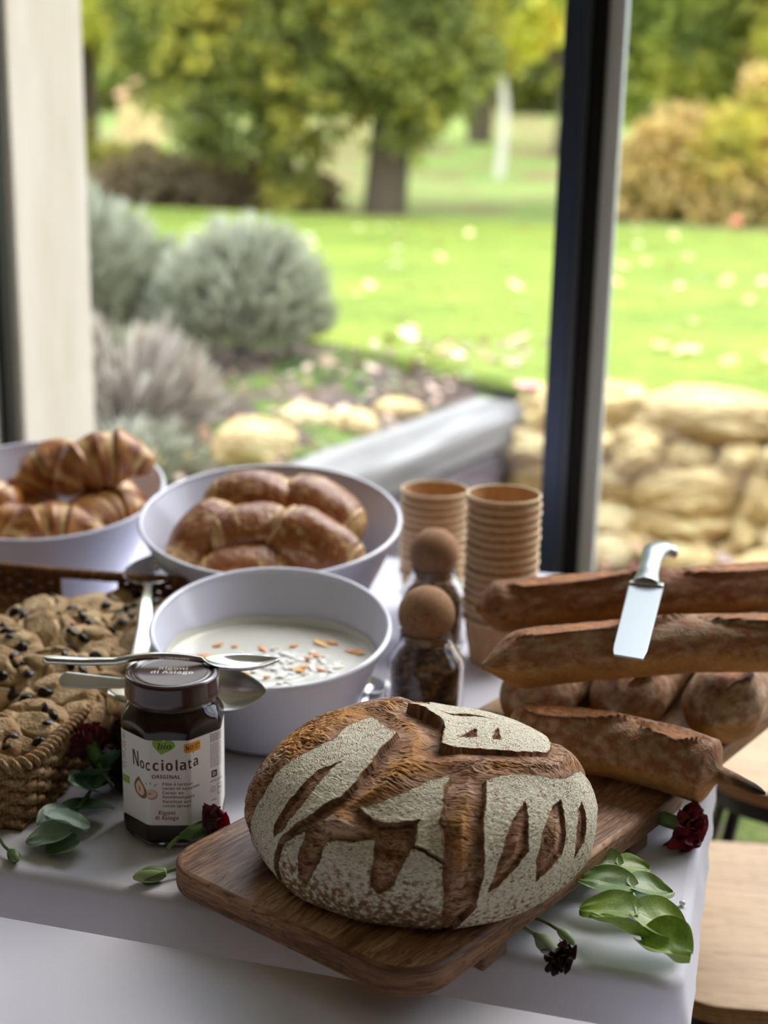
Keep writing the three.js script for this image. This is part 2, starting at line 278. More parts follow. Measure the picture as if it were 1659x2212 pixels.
function crown(parent, blobs, n, size, pal, seed) {
  const R = rng(seed), list = [], vol = blobs.map((b) => b[3] * b[4] * b[5]), tot = vol.reduce((a, b) => a + b, 0);
  blobs.forEach((b, k) => {
    for (let i = 0; i < n * vol[k] / tot; i++) {
      const d = new THREE.Vector3(R() * 2 - 1, R() * 2 - 1, R() * 2 - 1).normalize(), r = 1 - 0.45 * Math.pow(R(), 1.6), wob = 1 + 0.28 * n3(d.x * 2.3 + seed, d.y * 2.3, d.z * 2.3 + k);
      const x = b[0] + d.x * b[3] * r * wob, y = b[1] + d.y * b[4] * r * wob, z = b[2] + d.z * b[5] * r * wob;
      const t = cl(0.5 + 0.9 * n3(x * 1.4 + seed, y * 1.4, z * 1.4) + (R() - 0.5) * 0.7) * (pal.length - 1), f = Math.min(pal.length - 2, Math.floor(t));
      list.push([x, y, z, size * (0.7 + 0.7 * R()), mix3(pal[f], pal[f + 1], t - f), [R() * 6, R() * 6, R() * 6]]);
    }
  });
  return foliage(parent, 'foliage', clumps[seed % 3], list);
}
M.bark = mat({ color: 0x5a5040, roughness: 1, bumpMap: fineBump, bumpScale: 0.02 });
M.birch = mat({ color: 0xd8d2c4, roughness: 0.9 });
function tree(label, at, trunkR, trunkH, blobs, n, size, pal, seed, o = {}) {
  const t = thing(o.name ?? 'tree', label, o.cat ?? 'tree', at, 0, o.group);
  if (trunkH) {
    part('trunk', sweep([[0, -0.12, 0], [0.05, trunkH * 0.4, 0.03], [-0.04, trunkH * 0.75, 0], [0.08, trunkH, 0.02]], (k) => trunkR * (1.25 - 0.6 * k), { nl: 14, nr: 10 }), o.bark ?? M.bark, t);
    const R = rng(seed + 5);
    if (!o.plain) for (let i = 0; i < 5; i++) { const a = R() * 6.28, h = trunkH * (0.35 + 0.12 * i), l = trunkH * (0.25 + 0.2 * R()); part('branch', sweep([[0, h, 0], [Math.cos(a) * l * 0.5, h + l * 0.35, Math.sin(a) * l * 0.5], [Math.cos(a) * l, h + l * 0.5, Math.sin(a) * l]], (k) => trunkR * 0.4 * (1 - 0.75 * k), { nl: 8, nr: 7 }), o.bark ?? M.bark, t); }
  }
  crown(t, blobs, n, size, pal, seed);
  return t;
}
const up = (h) => lin(h).map((c, i) => Math.min(0.85, c * [2.5, 2.3, 2.0][i] + [0.04, 0.03, 0.005][i]));
const PAL = { olive: [0x3e4a24, 0x566230, 0x6f7638, 0x8a883e].map(up), yellow: [0x7f8a3a, 0xa8ac4c, 0xc8c25c, 0xdccb6a].map(up), green: [0x4a5c34, 0x687a40, 0x84924c, 0x9aa258].map(up), gold: [0xa08a3a, 0xc8a450, 0xd8b860, 0xb8a850].map(up), beige: [0x716c42, 0x8c8054, 0xa0906a, 0x8e8042].map(up), dark: [0x3e4a26, 0x55602f, 0x6a7239, 0x7f8240].map(up) };
tree('broad olive green tree with low hanging boughs, its trunk rising right of centre', [-0.05, 0.66, -11.6], 0.15, 2.6, [[-0.2, 2.2, 0, 1.0, 1.6, 1.0], [0.35, 1.75, 0.3, 0.6, 1.15, 0.8], [0.1, 1.5, 0.4, 0.75, 0.75, 0.6], [-0.1, 3.6, 0, 1.7, 1.5, 1.5], [0.15, 0.85, 0.2, 0.32, 0.5, 0.4]], 9000, 0.10, PAL.olive, 11);
tree('dark olive tree with dense drooping foliage, its thin trunk left of centre', [-0.95, 0.66, -11.9], 0.13, 2.6, [[-0.4, 1.75, 0.2, 0.95, 1.05, 0.9], [0.3, 2.0, 0.3, 0.8, 1.25, 0.9], [-0.1, 3.4, 0, 1.7, 1.5, 1.5], [-0.25, 0.75, 0.5, 0.6, 0.4, 0.4], [0.15, 0.35, 0.3, 0.28, 0.4, 0.3]], 10000, 0.10, PAL.olive, 14);
tree('yellow green tree filling the corner beside the cream pier', [-3.1, 0.66, -14.5], 0.16, 3, [[0.2, 2.45, 0, 1.25, 1.15, 1.1], [-0.8, 2.9, 0, 1.2, 1.4, 1.2], [0.3, 4.2, 0, 1.9, 1.6, 1.6]], 8000, 0.12, PAL.yellow, 17);
tree('golden leaved tree in the gap between the big tree and the mullion', [1.6, hillAt(1.6, -27), -27], 0.2, 3.5, [[0, 2.6, 0, 1.2, 1.3, 1.2], [-0.2, 4.6, 0, 1.9, 1.9, 1.8]], 3000, 0.24, PAL.gold, 21);
tree('tall yellow green tree with a dark trunk just left of the mullion', [3.1, hillAt(3.1, -25), -25], 0.3, 3.6, [[-0.3, 2.9, 0, 1.4, 1.0, 1.3], [0.3, 4.9, 0, 2.3, 1.9, 2]], 3800, 0.24, PAL.yellow, 23);
tree('green tree with a shaded foot just right of the mullion', [2.75, 0.62, -14.6], 0.18, 2.6, [[0, 1.9, 0, 0.95, 1.3, 0.9], [-0.35, 2.9, 0, 1.1, 1.3, 1.0], [0.2, 4, 0, 1.6, 1.6, 1.5]], 8000, 0.12, PAL.green, 29);
tree('sparse ochre tree at the right edge of the view', [4.0, 0.66, -13.6], 0.14, 2.6, [[0, 1.7, 0, 0.8, 1.3, 0.9], [0.2, 3.2, 0, 1.4, 1.5, 1.3]], 3400, 0.15, [...PAL.beige.slice(1), ...PAL.gold.slice(1)], 33);
tree('slim pale stemmed tree in the far meadow gap', [1.55, hillAt(1.55, -21), -21], 0.06, 2.3, [[0.1, 2.6, 0, 0.9, 0.9, 0.8]], 900, 0.14, PAL.gold, 35, { bark: M.birch, plain: true });
const shrub = (label, x, z, blobs, n, pal, seed, size = 0.11) => tree(label, [x, hillAt(x, z) - 0.02, z], 0.02, 0.3, blobs, n, size, pal, seed, { name: 'shrub', cat: 'shrub' });
shrub('beige autumn shrub nearest the mullion on its right', 1.95, -11.4, [[0, 0.25, 0, 0.5, 0.32, 0.4], [0.3, 0.42, 0.1, 0.4, 0.4, 0.4]], 1500, PAL.beige, 41);
shrub('tall olive and ochre shrub in the middle right of the lawn\'s far edge', 2.75, -11.0, [[0, 0.35, 0, 0.55, 0.5, 0.5], [0.25, 0.65, 0, 0.45, 0.5, 0.4]], 2000, [...PAL.beige, ...PAL.olive.slice(2)], 44);
shrub('ochre shrub cut by the right edge of the picture', 3.45, -10.9, [[0, 0.4, 0, 0.6, 0.6, 0.5], [0.2, 0.9, 0, 0.5, 0.6, 0.5]], 2200, PAL.beige, 47);
shrub('brownish hedge under the trees beside the cream pier', -2.7, -13.2, [[-0.5, 0.45, 0, 0.45, 0.5, 0.5], [0.3, 0.2, 0, 0.6, 0.25, 0.4]], 1300, [...PAL.dark.slice(1), lin(0x8c7a54)], 50);
shrub('low brown scrub under the big tree on its left', -1.7, -12.0, [[0, 0.15, 0, 0.9, 0.25, 0.4], [0.8, 0.12, 0, 0.5, 0.2, 0.3]], 1500, [lin(0x6d6140), lin(0x8a7a58), lin(0x9c8a64)], 53, 0.1);
{ // the wooded slope that closes the view
  const R = rng(404), kinds = [PAL.yellow, PAL.green, PAL.olive, PAL.gold, PAL.green, PAL.yellow];
  const words = ['yellow green', 'light green', 'olive', 'golden', 'mid green', 'pale yellow'];
  const nth = ['first', 'second', 'third', 'fourth', 'fifth', 'sixth', 'seventh', 'eighth', 'ninth', 'tenth', 'eleventh', 'twelfth', 'thirteenth', 'fourteenth'];
  for (let i = 0; i < 14; i++) {
    const x = -18 + i * 2.75 + (R() - 0.5), z = -38 - 6 * R();
    tree('distant ' + words[i % 6] + ' tree, ' + nth[i] + ' from the left along the far wooded slope', [x, hillAt(x, z), z], 0.25, 3, [[0, 2.2, 0, 2.3, 2.2, 1.8], [0.3, 5.0, 0, 2.4, 2.4, 2.0]], 1500, 0.42, kinds[i % 6], 60 + i, { group: 'trees on the far wooded slope' });
  }
}
{ // silvery bushes in the bed
  const sprig = (() => { const gs = []; for (let i = 0; i < 5; i++) { const g = new THREE.ConeGeometry(0.16, 1, 4, 1, true); g.translate(0, 0.5, 0); g.rotateZ((i - 2) * 0.16); g.rotateY(i * 2.4); gs.push(g); } return mergeGeometries(gs); })();
  function bush(label, at, rx, ry, n, len, pal, seed, wob = 0.14) {
    const t = thing('bush', label, 'bush', at), R = rng(seed), list = [];
    part('stem', sweep([[0, -0.03, 0], [0.01, ry * 0.5, 0], [0, ry * 0.75, 0]], (k) => 0.035 * (1 - 0.7 * k), { nl: 6, nr: 7 }), M.bark, t);
    for (let i = 0; i < n; i++) {
      const a = R() * Math.PI * 2, c = Math.pow(R(), 0.8), th = Math.acos(1 - c * 1.15), dx = Math.sin(th) * Math.cos(a), dy = Math.cos(th), dz = Math.sin(th) * Math.sin(a), r = (0.62 + 0.38 * Math.sqrt(R())) * (1 + wob * n3(dx * 3 + seed, dy * 3, dz * 3)), y = ry * 0.42 + dy * ry * 0.58 * r;
      _q.setFromUnitVectors(new THREE.Vector3(0, 1, 0), new THREE.Vector3(dx * 0.8 + (R() - 0.5) * 0.5, Math.max(0.1, dy * 0.8) + 0.45, dz * 0.8 + (R() - 0.5) * 0.5).normalize()); _e.setFromQuaternion(_q);
      const tt = R() * (pal.length - 1), f = Math.min(pal.length - 2, Math.floor(tt));
      list.push([dx * rx * r, Math.max(0.01, y - len * 0.6), dz * rx * r, [len * 0.4, len * (0.7 + 0.6 * R()), len * 0.4], mix3(pal[f], pal[f + 1], tt - f), [_e.x, _e.y, _e.z]]);
    }
    foliage(t, 'foliage', sprig, list, M.leaf); return t;
  }
  const silver = [0xb2b69c, 0xd0d2bc, 0xe8eada, 0xc2c6ac].map(lin), dry = [0xbcb0a2, 0xd8cec2, 0xeeeae2, 0xc6c0b0].map(lin);
  bush('round silvery grey green bush in the middle of the bed', [-0.475, 0.55, -4.62], 0.235, 0.475, 1900, 0.1, silver, 301);
  bush('taller silvery bush half hidden by the cream pier', [-1.07, 0.56, -4.75], 0.28, 0.53, 2200, 0.11, silver, 302, 0.3);
  bush('dry grey twiggy lavender in front of the silvery bushes', [-0.72, 0.49, -3.75], 0.24, 0.3, 420, 0.11, dry, 303, 0.4);
  bush('low tuft of pale grey leaves in the bed above the croissants', [-0.62, 0.49, -3.35], 0.14, 0.13, 200, 0.07, silver, 304, 0.4);
}
{ // litter: leaves blown over the lawn, the bed and the yard; nobody could count them
  const R = rng(505), leafG = new THREE.CircleGeometry(0.5, 6); leafG.scale(1, 0.62, 1); leafG.rotateX(-Math.PI / 2); { const p = leafG.attributes.position; for (let i = 0; i < p.count; i++) p.setY(i, 0.35 * p.getX(i) * p.getX(i)); leafG.computeVertexNormals(); }
  const m = mat({ color: 0xffffff, roughness: 0.7, transmission: 0.3, thickness: 0 });
  const lawnL = [], pale = [0xf2e6b0, 0xe9d79a, 0xf6efcc, 0xd9b77c].map(lin);
  for (let i = 0; i < 150; i++) { const z = -4.4 - 5.5 * Math.pow(R(), 1.5), x = (R() - 0.35) * 0.8 * -z * 0.75; if (z > lawnNear(x) - 0.05) continue; lawnL.push([x, lawnY(x, z) + 0.02, z, 0.055 + 0.04 * R(), pale[Math.floor(R() * 4)], [R() - 0.5, R() * 6, R() - 0.5]]); }
  const wrap = (name, label, list, cat) => { const o = foliage(scene, name, leafG, list, m); tag(o, label, cat, null, 'stuff'); };
  wrap('lawn_leaves', 'pale fallen leaves scattered over the bright lawn', lawnL, 'fallen leaves');
  const bedL = [], brown = [0x8c6c50, 0xa88260, 0xc8a88c, 0x6c5438, 0xd8bca8, 0x78883a].map(lin);
  for (let i = 0; i < 480; i++) { const z = -3.0 - 1.9 * R(), xr = S0[0] + (z - S0[1]) / (S1[1] - S0[1]) * (S1[0] - S0[0]) - 0.12, x = xr - 1.3 * Math.pow(R(), 1.3); bedL.push([x, 0.475 + 0.12 * ss(-2.6, -4.6, z) + 0.03 * R(), z, 0.025 + 0.035 * R(), brown[Math.floor(R() * 6)], [R() - 0.5, R() * 6, R() - 0.5]]); }
  wrap('bed_leaves', 'brown and rosy dead leaves littering the planted bed', bedL, 'fallen leaves');
  const yardL = [], warm = [0xd89a70, 0xe0b090, 0xc88a80, 0xe8c8a0, 0xb87068, 0xd8c0b8].map(lin);
  for (let i = 0; i < 1100; i++) { const z = -2.6 - 1.5 * R(), x = 0.1 + 1.9 * R(); if (z < wallZ(x) + 0.12) continue; yardL.push([x, yardY(x, z) + 0.02 + 0.03 * R(), z, 0.03 + 0.045 * R(), warm[Math.floor(R() * 6)], [R() - 0.5, R() * 6, R() - 0.5]]); }
  wrap('yard_leaves', 'orange and pink fallen leaves on the yard under the stone wall', yardL, 'fallen leaves');
}
{ // small things on the lawn
  const f = thing('garden_flower', 'single blurred pink bloom at the sleeper\'s far end', 'flower', [0.405, 0.55, -4.02]);
  part('stem', rodBetween([0, -0.05, 0], [0, 0.05, 0], 0.004), mat({ color: 0x4d6b32 }), f);
  const petal = surf(8, 8, (u, v) => { const a = (u - 0.5) * 1.6, r = 0.04 * v; return [Math.sin(a) * r, 0.05 + 0.02 * v * v, Math.cos(a) * r]; }), pm = mat({ color: 0xf0b4b4, roughness: 0.7 });
  for (let i = 0; i < 6; i++) { const o = part('petal', petal, pm, f); o.rotation.y = i * 1.05; }
  const k = thing('garden_peg', 'tiny red topped peg at the far right edge of the lawn', 'marker', [2.33, 0.67, -9.75]);
  part('stake', rodBetween([0, -0.05, 0], [0, 0.06, 0], 0.008), mat({ color: 0x8a5a40 }), k);
  part('cap', new THREE.SphereGeometry(0.035, 16, 12).translate(0, 0.07, 0), mat({ color: 0xd87860, roughness: 0.5 }), k);
  const l = thing('lawn_object', 'small black object with an orange tip on the lawn behind the bushes', 'garden object', [-1.02, 0.615, -6.6], -0.5);  // unidentified dark object, its housing and foot are made up
  part('housing', rbox(0.16, 0.085, 0.09, 0.03, 0, 0.06, 0, 4), mat({ color: 0x202226, roughness: 0.4 }), l);
  part('foot', rbox(0.05, 0.05, 0.05, 0.01, 0, 0, 0, 2), mat({ color: 0x202226, roughness: 0.5 }), l);
  part('tip', new THREE.SphereGeometry(0.025, 14, 10).translate(0.08, 0.1, 0), mat({ color: 0xe08a50, roughness: 0.5 }), l);
  const h = thing('stone_hut', 'far pale stone hut seen through the trees beside the pier', 'building', [-4.45, hillAt(-4.45, -26), -26], 0.2);
  part('wall', new THREE.BoxGeometry(0.75, 0.9, 0.8).translate(0, 0.3, 0), mat({ color: 0xe6d9bd, map: stoneMap, roughness: 1 }), h);
  const rf = new THREE.ConeGeometry(0.7, 0.35, 4); rf.rotateY(Math.PI / 4); rf.translate(0, 0.92, 0); part('roof', rf, mat({ color: 0xa07a5c, roughness: 0.9 }), h);
}
// ---------------------------------------------------------------- tables, cloths, stools, curtain
const clothBump = tex(512, 512, (u, v) => 0.5 + 0.22 * Math.sin(u * 512 / 4 * Math.PI * 2) * Math.sin(v * 512 / 4 * Math.PI * 2) + 0.35 * (pf(u, v, 64, 64, 3, 7) - 0.5));
M.cloth = mat({ color: 0xd3d3df, roughness: 0.92, sheen: 0.25, sheenRoughness: 0.6, sheenColor: 0xffffff, bumpMap: clothBump, bumpScale: 0.0002 });
M.steel = mat({ color: 0x15161a, roughness: 0.4, metalness: 0.5 });
function roundRect(x0, x1, z0, z1, r, n) { // outline points with outward normals
  const out = [], arc = (cx, cz, a0) => { for (let i = 0; i <= n; i++) { const a = a0 + Math.PI / 2 * i / n; out.push([cx + r * Math.cos(a), cz + r * Math.sin(a), Math.cos(a), Math.sin(a)]); } };
  const side = (ax, az, bx, bz, nx, nz, k) => { for (let i = 1; i < k; i++) out.push([mix(ax, bx, i / k), mix(az, bz, i / k), nx, nz]); };
  arc(x1 - r, z1 - r, 0); side(x1 - r, z1, x0 + r, z1, 0, 1, 110); arc(x0 + r, z1 - r, Math.PI / 2); side(x0, z1 - r, x0, z0 + r, -1, 0, 60);
  arc(x0 + r, z0 + r, Math.PI); side(x0 + r, z0, x1 - r, z0, 0, -1, 110); arc(x1 - r, z0 + r, -Math.PI / 2); side(x1, z0 + r, x1, z1 - r, 1, 0, 60);
  return out;
}
function clothOver(name, label, a0, a1, b0, b1, y, drop, lumps, o = {}) { // a cloth drawn tight over a slab, with a short fall all round
  const t = thing(name, label, 'tablecloth', [OO[0], y, OO[1]], TURN);
  const out = roundRect(a0, a1, -b1, -b0, o.r ?? 0.018, 8), n = out.length, er = o.er ?? 0.009;
  const prof = []; for (let i = 0; i <= 6; i++) { const q = i / 6 * Math.PI / 2; prof.push([-er + er * Math.sin(q), -er + er * Math.cos(q)]); }
  for (let i = 1; i <= 8; i++) prof.push([0.0008 * i, -er - (drop - er) * i / 8]);
  const g = surf(n, prof.length - 1, (u, v) => {
    const k = Math.round(u * n) % n, [x, z, nx, nz] = out[k], [f, h] = prof[Math.round(v * (prof.length - 1))], w = 0.0022 * ss(er, drop, -h) * n3(x * 26, z * 26, 3) + 0.0012 * ss(0.004, 0.02, -h) * n3(x * 80, h * 20, z * 80);
    return [x + nx * (f + w), h + (o.hem ? o.hem * ss(er, drop, -h) * n3(x * 7, z * 7, 8) : 0), z + nz * (f + w)];
  }, { closed: true, uv: (u, v, p) => [(p[0] + p[1]) / 0.24, (p[2] + p[1]) / 0.24] });
  const xa = a0 + er, xb = a1 - er, za = -b1 + er, zb = -b0 - er, r2 = (o.r ?? 0.018) - er;
  const top = surf(220, 160, (u, v) => {
    let x = mix(xa, xb, u), z = mix(za, zb, v);
    const cx = cl(x, xa + r2, xb - r2), cz = cl(z, za + r2, zb - r2), d = Math.hypot(x - cx, z - cz); if (d > r2) { x = cx + (x - cx) / d * r2; z = cz + (z - cz) / d * r2; }
    const e = Math.min(x - xa, xb - x, z - za, zb - z); return [x, lumps(x, z) * ss(0, 0.03, e), z];
  }, { uv: (u, v, p) => [p[0] / 0.24, p[2] / 0.24] });
  part('top', top, M.cloth, t); part('fall', g, M.cloth, t);
  return t;
}
const crease = (x, z, x0, z0, x1, z1, w, h) => { const dx = x1 - x0, dz = z1 - z0, L = Math.hypot(dx, dz), s = ((x - x0) * dx + (z - z0) * dz) / L, d = ((x - x0) * dz - (z - z0) * dx) / L; return s < 0 || s > L ? 0 : h * Math.exp(-d * d / (w * w)) * Math.sin(Math.PI * s / L); };
const RIGHT = 0.224; // where the table ends on the right, measured along its front edge
function tableUnder(name, label, a0, a1, b0, b1, y, th) {
  const t = thing(name, label, 'table', [OO[0], 0, OO[1]], TURN);
  part('tabletop', rbox(a1 - a0 - 0.006, th, b1 - b0 - 0.006, 0.008, (a0 + a1) / 2, y - th / 2 - 0.0015, -(b0 + b1) / 2), mat({ color: 0x8d8a86, roughness: 0.7 }), t);
  for (const a of [a0 + 0.07, a1 - 0.07]) for (const b of [b0 + 0.07, b1 - 0.07]) part('leg', rbox(0.035, y - th - 0.002, 0.035, 0.006, a, (y - th - 0.002) / 2, -b), M.steel, t);
}
tableUnder('buffet_table', 'buffet table standing before the window under the food', -1.3, RIGHT, 0.006, 0.93, 0.75, 0.034);
clothOver('tablecloth', 'white cloth drawn tight over the buffet table under the bread and bowls', -1.3, RIGHT, 0.006, 0.93, 0.75, 0.042, (x, z) => 0.0012 * n3(x * 9, z * 9, 1) + 0.0006 * n3(x * 30, z * 22, 2));
tableUnder('front_table', 'second table standing close in front of the buffet table', -1.4, 0.34, -0.8, -0.046, 0.745, 0.034);
clothOver('tablecloth', 'plain white cloth with faint creases on the empty table nearest the viewer', -1.4, 0.34, -0.8, -0.046, 0.745, 0.06, (x, z) => 0.001 * n3(x * 8, z * 8, 4) + crease(x, z, -0.02, 0.11, 0.03, 0.21, 0.0022, 0.0018) + crease(x, z, -0.10, 0.08, -0.02, 0.2, 0.006, 0.0012) + crease(x, z, -0.26, 0.09, -0.19, 0.24, 0.008, 0.0012) + crease(x, z, 0.02, 0.1, 0.06, 0.2, 0.005, -0.0008), { hem: 0.004, er: 0.003 });
// plywood stools beside the table
const ply = tex(1024, 1024, (u, v) => { const w = pf(u, v, 3, 4, 3, 601), g = pf(u, v, 5, 200, 3, 611), f = pf(u, v, 24, 400, 2, 621), dark = ss(0.66, 0.8, f) * 0.12, k = (g - 0.5) * 0.16 + (w - 0.5) * 0.10 - dark; return [0.72 + k, 0.60 + k, 0.455 + k * 0.9]; }, true);
const plyEdge = tex(512, 128, (u, v) => { const a = Math.floor(v * 7) % 2, k = (pf(u, v, 50, 6, 3, 640) - 0.5) * 0.14; return a ? [0.56 + k, 0.40 + k, 0.26 + k] : [0.63 + k, 0.47 + k, 0.32 + k]; }, true);
M.plyTop = mat({ map: ply, bumpMap: ply, bumpScale: 0.0006, roughness: 0.5 });
M.plyEdge = mat({ map: plyEdge, roughness: 0.6 });
function stool(label, at, turn, w, d, r, y) {
  const t = thing('stool', label, 'stool', at, turn, 'plywood stools beside the table');
  const out = roundRect(-w / 2, w / 2, -d / 2, d / 2, r, 14), n = out.length, th = 0.02;
  const seat = new THREE.Group(); seat.name = 'seat'; t.add(seat);
  const face = new THREE.ShapeGeometry(new THREE.Shape(out.map(([x, z, nx, nz]) => new THREE.Vector2(x - nx * 0.002, -(z - nz * 0.002))))); face.rotateX(-Math.PI / 2); face.translate(0, y, 0);
  { const p = face.attributes.position, uv = face.attributes.uv; for (let i = 0; i < p.count; i++) uv.setXY(i, p.getX(i) / 0.5, p.getZ(i) / 0.5); }
  part('seat_top', face, M.plyTop, seat);
  const under = face.clone(); under.translate(0, -th, 0); part('seat_underside', under, M.plyTop, seat);
  const pr = [[-0.002, 0], [0, -0.002], [0, -th + 0.002], [-0.002, -th]];
  part('seat_edge', surf(n, 3, (u, v) => { const [x, z, nx, nz] = out[Math.round(u * n) % n], [f, h] = pr[Math.round(v * 3)]; return [x + nx * f, y + h, z + nz * f]; }, { closed: true, uv: (u, v, p) => [u * 8, (y - p[1]) / th] }), M.plyEdge, seat);
  const ring = surf(n, 3, (u, v) => { const [x, z, nx, nz] = out[Math.round(u * n) % n], [f, h] = [[-0.012, -th], [-0.012, -th - 0.03], [-0.02, -th - 0.03], [-0.02, -th]][Math.round(v * 3)]; return [x + nx * f, y + h, z + nz * f]; }, { closed: true });
  part('frame', ring, M.steel, t);
  for (const sx of [-1, 1]) for (const sz of [-1, 1]) part('leg', rodBetween([sx * (w / 2 + 0.005), 0, sz * (d / 2 + 0.005)], [sx * (w / 2 - r * 0.35 - 0.02), y - th - 0.02, sz * (d / 2 - r * 0.35 - 0.02)], 0.009, 12), M.steel, t);
  return t;
}
stool('square plywood stool with rounded corners, the nearer one beside the table\'s right edge', [0.520, 0, -1.407], -0.1, 0.41, 0.355, 0.055, 0.48);
stool('round cornered plywood stool, the farther one near the glass', [0.665, 0, -1.86], -0.25, 0.42, 0.34, 0.13, 0.48);
{ // a pale curtain drawn back at the left end of the window
  const c = thing('curtain', 'pale grey curtain hanging at the left of the dark window frame', 'curtain', [OO[0], 0, OO[1]], TURN);
  part('drape', surf(160, 30, (u, v) => { const a = -1.75 + 0.748 * u, y = mix(2.55, 0.03, v); return [a, y, -(WB - 0.05 + 0.022 * Math.sin(u * 60 + 0.6 * n3(u * 5, v * 2)) + 0.01 * n3(u * 9, v * 3, 2))]; }), mat({ color: 0xe2e4e6, roughness: 0.95, transmission: 0.35, thickness: 0 }), c);
  part('rail', rodBetween([-2.7, 2.56, -(WB - 0.05)], [-0.99, 2.56, -(WB - 0.05)], 0.012), M.steel, c);
}
// ---------------------------------------------------------------- wooden boards
function woodTex(seed, pal, w = 1024, h = 1024) { // grain along u
  return tex(w, h, (u, v) => {
    const wv = v + 0.05 * (pf(u, v, 3, 3, 3, seed) - 0.5), ring = pf(u, wv, 2, 26, 3, seed + 9), band = pf(u, v, 2, 6, 3, seed + 21), fine = pf(u, wv, 26, 320, 2, seed + 33), fleck = ss(0.62, 0.78, pf(u, wv, 60, 260, 2, seed + 47));
    const t = cl(0.5 + (ring - 0.5) * 0.9 + (band - 0.5) * 0.9 + (fine - 0.5) * 1.0), c = mix3(pal[0], pal[1], ss(0, 0.55, t)), d = mix3(c, pal[2], ss(0.55, 1, t));
    return mix3(d, pal[3], fleck * 0.5);
  }, true);
}
const mango = woodTex(700, [rgb8(0x6b4b36), rgb8(0x9c7759), rgb8(0xc9a783), rgb8(0x4a3122)]);
const paleWood = woodTex(760, [rgb8(0x9a764c), rgb8(0xb8946a), rgb8(0xcfae84), rgb8(0x7c5a36)]);
const grainBump = tex(512, 512, (u, v) => 0.6 * pf(u, v, 20, 220, 2, 733) + 0.4 * pf(u, v, 40, 160, 2, 747));
function board(name, label, at, turn, L, Wd, th, r, y0, map, feet) { // long along x
  const t = thing(name, label, 'cutting board', at, turn);
  const out = roundRect(-L / 2, L / 2, -Wd / 2, Wd / 2, r, 16), n = out.length, e = 0.0045, prof = [];
  for (let i = 0; i <= 4; i++) { const q = i / 4 * Math.PI / 2; prof.push([-e + e * Math.sin(q), y0 + th - e + e * Math.cos(q)]); }
  for (let i = 0; i <= 4; i++) { const q = i / 4 * Math.PI / 2; prof.push([-e + e * Math.cos(q), y0 + e - e * Math.sin(q)]); }
  const m = mat({ map, bumpMap: grainBump, bumpScale: 0.0006, roughness: 0.46, specularIntensity: 0.8 });
  const uvf = (u, v, p) => [p[0] / 0.42, (p[2] + (p[1] - y0) * 1.0) / 0.42];
  const edge = surf(n, prof.length - 1, (u, v) => { const [x, z, nx, nz] = out[Math.round(u * n) % n], [f, h] = prof[Math.round(v * (prof.length - 1))]; return [x + nx * f, h, z + nz * f]; }, { closed: true, uv: (u, v, p) => [u * 3.3, (p[1] - y0) / 0.30 + 0.13] }), faces = [];
  for (const y of [y0 + th, y0]) { const g = new THREE.ShapeGeometry(new THREE.Shape(out.map(([x, z, nx, nz]) => new THREE.Vector2(x - nx * e, -(z - nz * e))))); g.rotateX(-Math.PI / 2); g.translate(0, y, 0); const p = g.attributes.position, uv = g.attributes.uv; for (let i = 0; i < p.count; i++) uv.setXY(i, p.getX(i) / 0.42, p.getZ(i) / 0.42); faces.push(g); }
  part('plank', mergeGeometries(faces), m, t); part('edge', edge, mat({ map, color: 0xdccab8, bumpMap: grainBump, bumpScale: 0.0006, roughness: 0.6 }), t, 'edge with shade tinted into its end grain colour');  // edge tint stands in for shade on the sides as well as end grain
  if (feet) for (const sx of [-1, 1]) for (const sz of [-1, 1]) part('foot', rbox(0.032, y0 - 0.0005, 0.022, 0.003, sx * (L / 2 - 0.10), y0 / 2 + 0.00025, sz * (Wd / 2 - 0.014)), m, t);
  return t;
}
const BA = Math.atan2(0.785, 0.62); // the board points away to the right
const bx = [0.62, -0.785], bv = [-0.785, -0.62], BF = [0.0273, -0.8163], BL = 0.41, BW = 0.25;
const BC = [BF[0] + bx[0] * BL / 2 + bv[0] * BW / 2, BF[1] + bx[1] * BL / 2 + bv[1] * BW / 2];
board('cutting_board', 'thick brown wooden board with rounded corners on small feet under the round loaf', [BC[0], 0.75, BC[1]], BA, BL, BW, 0.022, 0.038, 0.014, mango, true);
